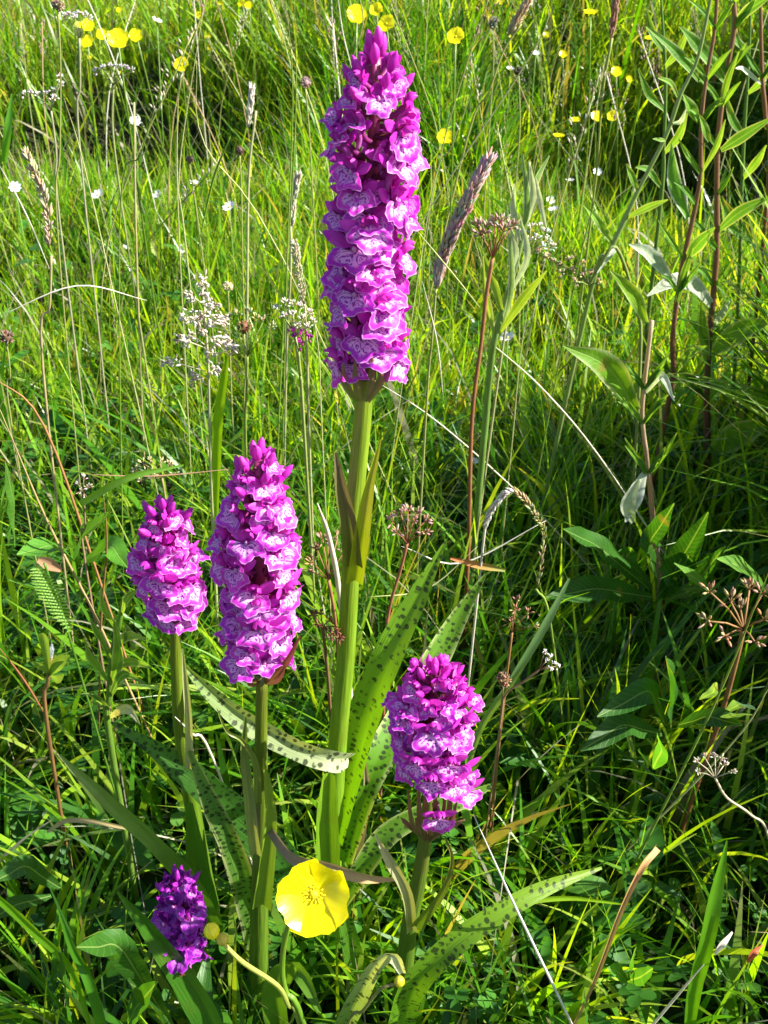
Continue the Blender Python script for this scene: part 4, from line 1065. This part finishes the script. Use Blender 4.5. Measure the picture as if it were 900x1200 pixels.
# thin tall stalks of the middle distance: (top, bottom, Y, w, colour)
PALE, GRN, TAN, WHI = (.46, .48, .20), (.20, .30, .04), (.42, .30, .14), (.66, .62, .52)
ST = [((212, 90), (208, 140), (210, 280), .75, 2.5, PALE, 'pale double stalk rising under the lone left buttercup'), ((335, 0), (343, 120), (335, 350), .70, 3, GRN, 'long green stalk left of the tall spike'),
      ((345, -5), (346, 150), (330, 420), .74, 3, GRN, 'second long green stalk left of the tall spike'), ((350, 300), (372, 400), (378, 520), .50, 2.5, PALE, 'pale stalk just left of the tall spike base'),
      ((640, -5), (625, 60), (470, 300), .80, 3, PALE, 'long pale stalk slanting behind the tall spike to the right'), ((560, 90), (530, 170), (500, 260), .72, 2.5, PALE, 'slanting pale stalk by the bright buttercup'),
      ((480, 260), (530, 320), (566, 365), .58, 3, PALE, 'straw line from the spike down to the red-brown stalk'), ((495, 330), (512, 400), (520, 470), .52, 3, WHI, 'bleached straight straw right of the tall spike base'),
      ((640, 250), (612, 400), (600, 520), .66, 2.5, PALE, 'upright straw below the lacy white head'), ((0, 480), (55, 610), (118, 735), .46, 5, TAN, 'brown straw slanting down at the left edge'),
      ((-10, 440), (52, 500), (120, 690), .50, 5, (.36, .17, .07), 'rusty orange curving stalk at the left'), ((0, 370), (90, 335), (172, 352), .60, 3, WHI, 'arching bleached straw across the left lawn'),
      ((0, 195), (30, 250), (60, 320), .66, 3, WHI, 'grey straw slanting at the upper left edge'), ((75, 115), (100, 200), (150, 420), .70, 2.5, PALE, 'straw slanting from the grey umbel to the lower right'),
      ((230, 70), (240, 170), (330, 300), .72, 2.5, PALE, 'long thin straw bending right under the lone buttercup'), ((240, 0), (210, 200), (218, 290), .80, 3, PALE, 'near-vertical straw left of the tall spike'),
      ((190, 100), (165, 180), (140, 270), .66, 3, GRN, 'green stem crossing the upper left dark patch'), ((270, 160), (250, 210), (232, 290), .64, 5, (.18, .32, .03), 'broader green blade slanting left of the spike'),
      ((430, 440), (520, 500), (640, 610), .66, 2.5, WHI, 'long bleached straw falling from mid spike to the right'), ((555, 385), (640, 460), (720, 560), .64, 3, WHI, 'white straw line running down to the right middle'),
      ((470, 640), (540, 660), (640, 610), .50, 3.5, WHI, 'bleached straw lying across behind the spotted leaves'), ((430, 700), (500, 690), (560, 640), .47, 3, PALE, 'thin straw behind the spotted leaf'),
      ((555, 955), (605, 1065), (672, 1205), .255, 4, (.66, .64, .62), 'white straw in front of the right spotted leaf'), ((825, 1130), (795, 1165), (758, 1210), .24, 4, WHI, 'white straw at the bottom right'),
      ((905, 660), (835, 830), (745, 1010), .36, 4, GRN, 'long green sedge stalk slanting across the right shade'), ((905, 800), (850, 880), (680, 1050), .38, 3, PALE, 'pale thin stalk parallel to the sedge'),
      ((372, 590), (388, 640), (403, 740), .37, 8, (.62, .58, .45), 'long cream dead blade against the tall stem'), ((100, 556), (180, 558), (268, 550), .47, 3.5, (.30, .18, .10), 'thin brown runner above the left orchid'),
      ((120, 570), (125, 640), (118, 740), .46, 4, (.28, .15, .05), 'twisted brown stem left of the left orchid'), ((725, 150), (690, 260), (662, 390), .68, 3, GRN, 'thin green stalk behind the creamy head'),
      ((420, -10), (425, 30), (405, 90), 1.0, 3, PALE, 'pale straw behind the spike tip'), ((395, -10), (402, 40), (415, 90), .95, 3, WHI, 'white straw left of the spike tip'),
      ((0, 760), (30, 800), (60, 850), .42, 5, (.30, .12, .05), 'reddish stem at the lower left edge'), ((205, 840), (225, 860), (250, 890), .34, 4, WHI, 'short bleached straw by the left orchid stem')]
for (a, m_, z_, Y_, w_, c_, lab) in ST:
    w_ *= .58 if Y_ > .4 else .75
    near = dict(c=c_)
    q = [(a[0], a[1], Y_), (m_[0], m_[1], Y_ + .01), (z_[0], z_[1], Y_ + .02)]
    base = gbase(*q[-1]); t = thing('grass_stalk', lab, 'grass stalk', base, None)
    W_ = [P(*p) for p in q]
    if abs(a[1] - z_[1]) > 140 or Y_ < .4:
        stem_part(t, base, q, [w_ * .25, w_, w_], c_, None, M_DRY, n=6)
    else:
        mb = MB(); data = spline(W_, 6); tube(mb, [Vector(d) for d in data], [wpx(w_, W_[0]) / 2 * (.25 + .75 * min(1, i_ / 4, (len(data) - 1 - i_) / 4)) for i_ in range(len(data))], c_, None, 6); mb.build('stem', M_DRY, t, base)
# random further tall stalks with small panicles in the back meadow
for i in range(70):
    Yq = R.uniform(.95, 3.2); xx = R.uniform(-1, 1) * (.12 + .40 * Yq)
    base = Vector((xx, Yq, float(terr(xx, Yq)))); h = R.uniform(.30, .52)
    lean = Vector((R.gauss(-.02, .07), R.gauss(0, .05), 0)); ci = R.randrange(5); c_ = [PALE, GRN, TAN, (.3, .33, .1), WHI][ci]
    hi = R.randrange(3); sx_ = xx / (.12 + .40 * Yq)
    where = ('at the far left', 'left of the tall spike', 'near the tall spike', 'right of the tall spike', 'at the far right')[min(4, int((sx_ + 1) * 2.5))]
    depth = 'in the lit lawn' if Yq < 1.7 else 'by the dark hollow' if Yq < 2.4 else 'farthest back'
    t = thing('meadow_grass_stalk', ('straw-pale', 'green', 'tan', 'olive', 'bleached')[ci] + ' stalk ' + ('leaning left' if lean.x < -.03 else 'leaning right' if lean.x > .03 else 'upright') + ' with ' + ('brown', 'cream', 'green')[hi] + ' head ' + where + ' ' + depth, 'grass stalk', base, 'flowering grass stalks behind')
    W_ = [base, base + lean * .4 + Vector((0, 0, h * .55)), base + lean * 1.3 + Vector((0, 0, h))]
    data = [Vector(d) for d in spline(W_, 5)]
    mb = MB(); tube(mb, data, .0008, c_, None, 4); mb.build('stem', M_DRY, t, base)
    mb = MB(); ha, hb = ([((.30, .20, .14), (.5, .38, .28)), ((.5, .44, .3), (.7, .64, .5)), ((.25, .28, .1), (.42, .42, .2))])[hi]
    nS = 36
    for k in range(nS):
        q = k / nS; p = data[-1].lerp(data[-3], q); e = Vector((R.gauss(0, 1), R.gauss(0, 1), 0)) * .004 * (.3 + math.sin(q * 2.8))
        ellip(mb, p + e, Vector((e.x * 90, e.y * 90, 1)), .0009, .006, tuple(a_ + (b_ - a_) * R.random() for a_, b_ in zip(ha, hb)), 4, 2)
    o = mb.build('seed_head', M_DRY, t, base); o['kind'] = 'stuff'

# ------------------------------------------------------------------ the leafy upright plants at the right
G1, G2, GY = (.07, .20, .025), (.12, .27, .03), (.42, .46, .34)
SB, SB2 = (.22, .13, .07), (.17, .07, .045)
def leafy(label, stempts, sw, leaves, cs=SB, cs2=SB2, name='tall_knapweed', Y=.8, cat='plant'):
    base = gbase(*stempts[-1]); t = thing(name, label, cat, base)
    stem_part(t, base, stempts, sw, cs, cs2, M_STEM, n=8)
    for (pts, w, c_, mt) in leaves:
        k = len(pts); n_ = k + 1
        ws = [w * .35] + [w] * (k - 2) + [1.5] if k > 2 else [w * .5, 1.5]
        if k == 2:
            mx = ((pts[0][0] + pts[1][0]) / 2, (pts[0][1] + pts[1][1]) / 2); pts = [pts[0], mx, pts[1]]; ws = [w * .4, w, 1.5]; k = 3
        yy = [Y - .012 * i for i in range(k)]
        leaf_part(t, base, [(p[0], p[1], q) for p, q in zip(pts, yy)], ws, c_, None, mt, fold=.35, wave=.22, hint=Vector((-.2, -.85, .45)), edge=(.35, .42, .22) if mt is M_LEAF else (.62, .62, .55))
    if name == 'tall_knapweed':
        for k in range(26):
            i0 = R.randrange(1, len(stempts) - 2); p = stempts[i0]; sd = R.choice((-1, 1)); ln = R.uniform(14, 42)
            leaf_part(t, base, [(p[0], p[1] + 4, Y), (p[0] + sd * ln * .4, p[1] - ln * .45, Y - .01), (p[0] + sd * ln * .8, p[1] - ln * R.uniform(.6, 1.2), Y - .015)], [3, R.uniform(5, 8), 1], R.choice((G1, G2)), None, M_LEAF, fold=.35, wave=.2, hint=Vector((-.2, -.85, .45)))
    return t, base
leafy('tall brown-stemmed leafy plant nearest the right edge', [(862, -60, .85), (860, 0, .85), (861, 30, .85), (852, 82, .85), (846, 120, .85), (841, 170, .85), (840, 225, .85), (840, 290, .85), (837, 333, .85), (831, 400, .85), (828, 467, .85), (829, 520, .85), (829, 585, .85)],
      [5, 5.5, 6, 5.5, 6, 6, 6.5, 7, 7, 7, 7.5, 9, 10], [([(863, 24), (880, 10), (905, -6)], 14, G1, M_LEAF), ([(851, 98), (832, 72), (812, 48), (796, 31)], 13, G1, M_LEAF), ([(845, 176), (870, 160), (908, 136)], 14, G1, M_LEAF),
      ([(842, 270), (868, 248), (908, 228)], 14, G1, M_LEAF), ([(836, 360), (812, 333), (787, 330), (758, 347)], 17, (.38, .42, .31), M_FUZZ), ([(837, 412), (867, 388), (908, 374)], 26, G2, M_LEAF),
      ([(836, 530), (866, 508), (908, 495)], 32, G2, M_LEAF), ([(829, 430), (824, 390), (822, 352)], 13, G2, M_LEAF), ([(838, 380), (855, 352)], 9, GY, M_FUZZ), ([(845, 130), (852, 95), (866, 60)], 8, G2, M_LEAF)], Y=.85)
leafy('slightly thinner brown-stemmed leafy plant with forked top, second from the right edge', [(842, -50, .8), (838, 30, .8), (828, 90, .8), (822, 140, .8), (821, 200, .8), (816, 237, .8), (802, 300, .8), (795, 340, .8), (788, 400, .8), (789, 440, .8), (779, 493, .8), (766, 560, .8)],
      [4, 4.5, 4.5, 5, 5, 5.5, 6, 6, 6, 7, 6, 7], [([(806, 255), (790, 215), (787, 168)], 17, G2, M_FUZZ), ([(819, 95), (793, 62), (757, 31)], 12, G1, M_LEAF), ([(818, 142), (800, 110)], 13, G2, M_LEAF), ([(831, 165), (820, 135)], 10, G2, M_LEAF),
      ([(786, 328), (762, 298), (737, 286)], 16, (.30, .36, .24), M_FUZZ), ([(805, 302), (820, 284), (838, 266)], 16, G1, M_LEAF), ([(789, 440), (806, 415), (830, 405)], 10, G2, M_LEAF), ([(824, 200), (840, 170), (850, 140)], 7, G2, M_LEAF), ([(792, 360), (802, 320), (812, 290)], 9, G1, M_LEAF)], Y=.8)
leafy('bleached leaning stem with broad bright leaves left of the brown stems', [(764, 376, .62), (755, 453, .62), (753, 493, .62), (760, 552, .62), (766, 620, .62), (771, 670, .62)], [5, 5, 5, 6, 7, 9],
      [([(757, 378), (741, 344), (715, 317)], 17, (.14, .28, .02), M_LEAF), ([(745, 480), (712, 430), (660, 405)], 32, (.11, .25, .018), M_LEAF), ([(755, 555), (742, 585), (733, 612)], 20, (.38, .42, .31), M_FUZZ), ([(757, 460), (775, 440), (790, 470)], 10, GY, M_FUZZ)],
      (.45, .36, .25), (.26, .16, .10), Y=.62)
leafy('slanting green leafy stem rising to the right behind the brown stems', [(840, -40, .72), (820, 60, .72), (807, 92, .72), (797, 112, .72), (780, 160, .72), (747, 225, .72), (730, 262, .72), (712, 300, .72), (690, 350, .73)], [4, 4, 4, 5, 5, 5, 6, 6, 6],
      [([(717, 285), (700, 258), (684, 240)], 9, G2, M_LEAF), ([(747, 222), (734, 192)], 9, G2, M_LEAF), ([(735, 255), (760, 243), (783, 234)], 9, G2, M_LEAF), ([(780, 165), (765, 163)], 5, G2, M_LEAF), ([(795, 115), (786, 98), (771, 91)], 7, G2, M_LEAF), ([(788, 145), (798, 142), (804, 128)], 6, GY, M_FUZZ), ([(712, 300), (722, 290), (700, 320)], 6, GY, M_FUZZ)],
      (.22, .30, .10), (.20, .30, .08), 'green_hawkbit', Y=.72)
leafy('slim green leafy stem between the two brown stems and the slanting one', [(772, -40, .9), (776, 20, .9), (780, 90, .9), (778, 170, .9), (772, 260, .9)], [3, 3, 4, 4, 5], [([(778, 60), (765, 40), (758, 12)], 9, G1, M_LEAF), ([(778, 80), (795, 60), (808, 30)], 9, G2, M_LEAF), ([(779, 130), (760, 110), (748, 80)], 9, G1, M_LEAF), ([(778, 180), (795, 160), (806, 130)], 10, G2, M_LEAF), ([(775, 220), (760, 200), (745, 196)], 9, G1, M_LEAF)], (.10, .2, .04), (.12, .2, .04), 'green_hawkbit', Y=.9)
leafy('green leafy stem between the brown stems and the right edge', [(880, -40, 1.0), (878, 60, 1.0), (872, 160, 1.0), (868, 260, 1.0), (866, 340, 1.0)], [3, 3, 4, 4, 5], [([(878, 60), (862, 45), (858, 10)], 9, G1, M_LEAF), ([(876, 110), (892, 95), (900, 70)], 9, G2, M_LEAF), ([(872, 160), (858, 140), (850, 110)], 10, G1, M_LEAF), ([(870, 210), (886, 190), (898, 170)], 10, G2, M_LEAF), ([(868, 280), (855, 260), (846, 230)], 11, G1, M_LEAF), ([(867, 310), (884, 300), (902, 305)], 11, G2, M_LEAF)], (.10, .2, .04), (.12, .2, .04), 'green_hawkbit', Y=1.0)
leafy('thin brown stem cut off by the right edge', [(889, -40, .95), (891, 0, .95), (893, 88, .95), (897, 135, .95), (900, 220, .95)], [4, 4, 5, 5, 5], [([(894, 100), (872, 82), (862, 80)], 6, GY, M_FUZZ)], Y=.95)
leafy('grey-green willowy plant with upright narrow leaves and yellow bud right of the tall spike', [(620, 190, .64), (619, 230, .64), (611, 283, .64), (597, 337, .64), (579, 400, .64), (572, 460, .65)], [4, 5, 6, 7, 8, 9],
      [([(610, 285), (602, 250), (603, 215)], 8, GY, M_FUZZ), ([(612, 280), (618, 235), (612, 180)], 8, (.16, .26, .08), M_FUZZ), ([(612, 270), (625, 235), (622, 195)], 9, GY, M_FUZZ), ([(618, 260), (628, 215), (644, 182)], 7, (.2, .3, .12), M_FUZZ),
      ([(640, 267), (633, 235), (628, 208)], 6, (.5, .5, .42), M_FUZZ), ([(594, 345), (604, 300), (598, 262)], 9, GY, M_FUZZ), ([(590, 370), (578, 330), (560, 283)], 10, (.17, .30, .04), M_LEAF), ([(587, 388), (612, 352), (641, 317)], 12, (.17, .30, .03), M_LEAF),
      ([(590, 380), (600, 330), (594, 240)], 7, (.25, .34, .12), M_FUZZ), ([(600, 340), (618, 300), (608, 250)], 8, GY, M_FUZZ), ([(583, 400), (570, 360), (566, 300)], 6, (.2, .32, .08), M_LEAF)],
      (.24, .32, .12), (.14, .26, .05), 'willowy_herb', Y=.64)
t, bb = leafy('upright leafy herb with green pods left of the left orchid', [(145, 700, .38), (140, 730, .38), (132, 765, .38), (128, 820, .38), (128, 860, .38)], [4, 6, 7, 8, 8],
      [([(138, 740), (125, 715), (118, 690)], 12, G2, M_LEAF), ([(135, 760), (150, 745), (172, 748)], 12, (.16, .3, .05), M_LEAF), ([(133, 780), (155, 775), (178, 782)], 12, G2, M_LEAF), ([(132, 775), (118, 745), (104, 720)], 12, G1, M_LEAF), ([(130, 800), (112, 775), (100, 752)], 16, G2, M_LEAF),
      ([(131, 800), (140, 768), (134, 720)], 16, G2, M_LEAF), ([(130, 815), (145, 790), (170, 800)], 12, G1, M_LEAF), ([(129, 830), (108, 812), (88, 815)], 12, G1, M_LEAF), ([(129, 840), (150, 830), (165, 850)], 12, GY, M_LEAF), ([(143, 720), (150, 700), (165, 690)], 9, G2, M_LEAF)],
      (.12, .24, .03), (.12, .22, .03), 'pod_herb', Y=.38)
for (px_, py_) in ((153, 738), (160, 742), (147, 745), (158, 755), (165, 747)):
    mb = MB(); c0 = P(px_, py_ + 6, .37); ellip(mb, c0, Vector((R.gauss(0, .2), 0, 1)), wpx(6, c0) / 2, wpx(17, c0), (.2, .32, .05), 7, 5); mb.build('seed_pod', M_STEM, t, bb)
t, bb = leafy('ferny yarrow leaf among broad leaves at the left', [(52, 660, .42), (62, 690, .42), (78, 735, .42)], [3, 3, 3], [], (.08, .22, .02), (.08, .2, .02), 'yarrow_leaf', Y=.42)
mb = MB()
for k in range(40):
    q = k / 40; c0 = P(45 + 40 * q, 665 + 75 * q, .415); s_ = (-1) ** k; ln = wpx(16 * math.sin(math.pi * (.15 + .8 * q)), c0)
    blade(mb, [c0, c0 + Vector((s_ * ln * .6, -.002, ln * .4)), c0 + Vector((s_ * ln, -.003, ln * .5))], [.0012, .0016, .0002], c=(.10, .26, .015), cross=2)
o = mb.build('leaflets', M_LEAF, t, bb); o['kind'] = 'stuff'

# broad basal leaves: docks and plantains
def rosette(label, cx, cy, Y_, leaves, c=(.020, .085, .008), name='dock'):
    bb = gbase(cx, cy, Y_); t = thing(name, label, 'plant', bb, None)
    for (pts, w) in leaves:
        k = len(pts); ws = [w * .25] + [w] * (k - 2) + [2]
        if k == 3: pts = [pts[0], ((pts[0][0] + pts[1][0]) / 2, (pts[0][1] + pts[1][1]) / 2), pts[1], ((pts[2][0] + pts[1][0]) / 2, (pts[2][1] + pts[1][1]) / 2), pts[2]]; ws = [w * .2, w * .75, w, w * .8, 2]
        g = R.uniform(.8, 1.3)
        leaf_part(t, bb, [(p[0], p[1], Y_ - .01 * i) for i, p in enumerate(pts)], ws, tuple(a * g for a in c), None, M_LEAF, fold=.22, wave=.15, hint=Vector((0, -.4, .9)))
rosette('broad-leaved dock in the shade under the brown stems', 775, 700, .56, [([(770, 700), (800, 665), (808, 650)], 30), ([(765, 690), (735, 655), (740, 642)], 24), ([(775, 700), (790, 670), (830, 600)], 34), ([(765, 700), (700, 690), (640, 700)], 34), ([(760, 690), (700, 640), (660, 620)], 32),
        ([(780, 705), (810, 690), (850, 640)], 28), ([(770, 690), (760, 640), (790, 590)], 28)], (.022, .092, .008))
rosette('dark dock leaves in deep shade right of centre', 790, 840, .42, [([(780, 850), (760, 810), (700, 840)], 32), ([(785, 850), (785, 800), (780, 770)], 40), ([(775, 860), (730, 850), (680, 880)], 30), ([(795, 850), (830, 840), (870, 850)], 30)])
rosette('pointed leaf with silvery margin below the white dead leaf', 850, 700, .54, [([(905, 700), (870, 665), (840, 655)], 24), ([(800, 690), (830, 690), (790, 660)], 20)], (.09, .22, .03), 'plantain')
rosette('pair of grey-green oval leaves at the right edge', 860, 850, .40, [([(850, 835), (868, 825), (885, 832)], 16), ([(842, 845), (862, 838), (882, 838)], 18), ([(820, 820), (835, 812), (840, 800)], 12)], (.08, .17, .09), 'clover_leaf')
rosette('broad plantain leaves at the left behind the left orchid', 60, 650, .50, [([(90, 660), (60, 640), (20, 650)], 32), ([(90, 660), (95, 630), (130, 600)], 26), ([(95, 660), (130, 640), (150, 665)], 28), ([(10, 640), (16, 600), (12, 560)], 26), ([(70, 670), (40, 690), (10, 680)], 26)], (.06, .19, .018), 'plantain')
rosette('upright broad grass-green leaf at the left edge', 5, 620, .46, [([(18, 640), (16, 590), (6, 540)], 20), ([(-5, 640), (2, 600), (8, 560)], 18)], (.08, .22, .03), 'broad_leaf_plant')
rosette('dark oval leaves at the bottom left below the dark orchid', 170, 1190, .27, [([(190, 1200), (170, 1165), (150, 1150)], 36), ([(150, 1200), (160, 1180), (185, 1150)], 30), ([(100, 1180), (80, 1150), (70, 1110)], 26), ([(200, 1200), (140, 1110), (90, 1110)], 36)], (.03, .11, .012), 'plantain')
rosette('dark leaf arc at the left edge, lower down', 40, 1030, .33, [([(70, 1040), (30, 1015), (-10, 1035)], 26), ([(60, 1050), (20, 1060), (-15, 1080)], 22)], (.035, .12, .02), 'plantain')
rosette('rounded clover leaves at the bottom right', 735, 1120, .28, [([(735, 1150), (738, 1130), (745, 1110)], 24), ([(735, 1150), (725, 1140), (712, 1135)], 20), ([(735, 1150), (750, 1145), (765, 1135)], 20), ([(765, 900), (775, 880), (770, 860)], 24), ([(765, 900), (755, 890), (748, 880)], 20)], (.045, .16, .02), 'clover_leaf')

def bigblade(label, pts, ws, c, c2=None, mat=None, name='broad_grass_blade', fold=.35):
    bb = gbase(*pts[0]); t = thing(name, label, 'grass blade', bb)
    if len(pts) == 4 and mat is None:          # carry the blade down to the turf
        q0, q1 = pts[0], pts[1]; e = (q0[0] + (q0[0] - q1[0]) * .6, q0[1] + (q0[1] - q1[1]) * .6 + 50, q0[2]); pts = [e] + list(pts); ws = [ws[0] * .4] + list(ws)
    leaf_part(t, bb, pts, ws, c, c2, mat or M_GRASS, 'blade', fold=fold, cross=4)
bigblade('bright sunlit broad blade near the bottom right corner', [(812, 1165, .27), (828, 1100, .27), (840, 1040, .28), (852, 985, .29)], [17, 19, 15, 2], (.09, .25, .01))
bigblade('green blade rising from the bottom left corner region', [(122, 1215, .24), (105, 1150, .25), (85, 1110, .26), (68, 1065, .27)], [13, 13, 10, 2], (.06, .2, .012))
bigblade('blade slanting in from the left edge near the bottom', [(85, 1138, .25), (45, 1095, .25), (10, 1062, .25), (-30, 1030, .25)], [10, 12, 12, 4], (.10, .25, .012))
bigblade('upright bright blade below the fog grass', [(254, 545, .60), (256, 490, .6), (263, 440, .6), (267, 418, .6)], [10, 12, 9, 2], (.15, .30, .012))
bigblade('long bright blade arching across the bottom right', [(520, 1120, .3), (600, 1065, .31), (660, 1052, .32), (735, 1060, .33)], [6, 8, 7, 2], (.17, .30, .012))
bigblade('straight blue-green blade in the dark right of the frilly orchid', [(560, 860, .42), (598, 800, .42), (640, 730, .43), (667, 678, .44)], [8, 9, 10, 3], (.12, .22, .09))
bigblade('tall narrow blade at the upper left edge', [(5, 190, .75), (10, 150, .75), (14, 110, .76)], [8, 9, 2], (.08, .24, .02))
bigblade('green blade crossing below the umbel at the left', [(95, 590, .45), (150, 560, .45), (215, 545, .46)], [8, 8, 2], (.12, .26, .03))
bigblade('folded brown dead leaf lying behind the front buttercup', [(318, 972, .30), (345, 1003, .285), (385, 1014, .28), (425, 1026, .28), (462, 1030, .28)], [10, 16, 15, 14, 4], (.20, .16, .10), (.52, .34, .14), M_DRY, 'dead_leaf', .8)
bigblade('orange-brown dry sheath slanting near the bottom right', [(668, 1210, .27), (698, 1145, .28), (728, 1065, .29), (752, 1015, .30), (768, 992, .31)], [3, 5, 6, 8, 11], (.34, .24, .07), (.46, .24, .10), M_DRY, 'dead_leaf', .9)
bigblade('rust-tipped blade end pointing left in the middle', [(592, 668, .5), (562, 662, .5), (528, 654, .5)], [4, 9, 3], (.22, .26, .05), (.5, .14, .05), M_DRY, 'dead_leaf', .5)
bigblade('crumpled brown dead leaf on the left broad leaves', [(45, 655, .44), (58, 660, .44), (72, 668, .44)], [8, 16, 6], (.40, .22, .12), None, M_DRY, 'dead_leaf', .4)
bigblade('fluffy white leaf end near the bottom right corner', [(838, 1118, .27), (846, 1106, .27), (858, 1092, .275)], [3, 9, 3], (.62, .55, .46), None, M_PALE, 'dead_leaf', .4)
bigblade('small red leaf at the bottom right edge', [(876, 1128, .27), (884, 1115, .27), (894, 1106, .275)], [3, 11, 3], (.36, .09, .04), None, M_DRY, 'dead_leaf', .4)
bigblade('white shrivelled leaf under the bleached stem', [(742, 612, .6), (735, 590, .6), (748, 562, .6)], [6, 18, 4], (.38, .42, .31), None, M_FUZZ, 'dead_leaf', .4)
bigblade('pale papery blade tip at the lower left, near the left edge', [(150, 970, .32), (85, 960, .32), (55, 975, .32)][::-1], [3, 7, 5], (.40, .32, .14), None, M_DRY, 'dead_leaf', .4)
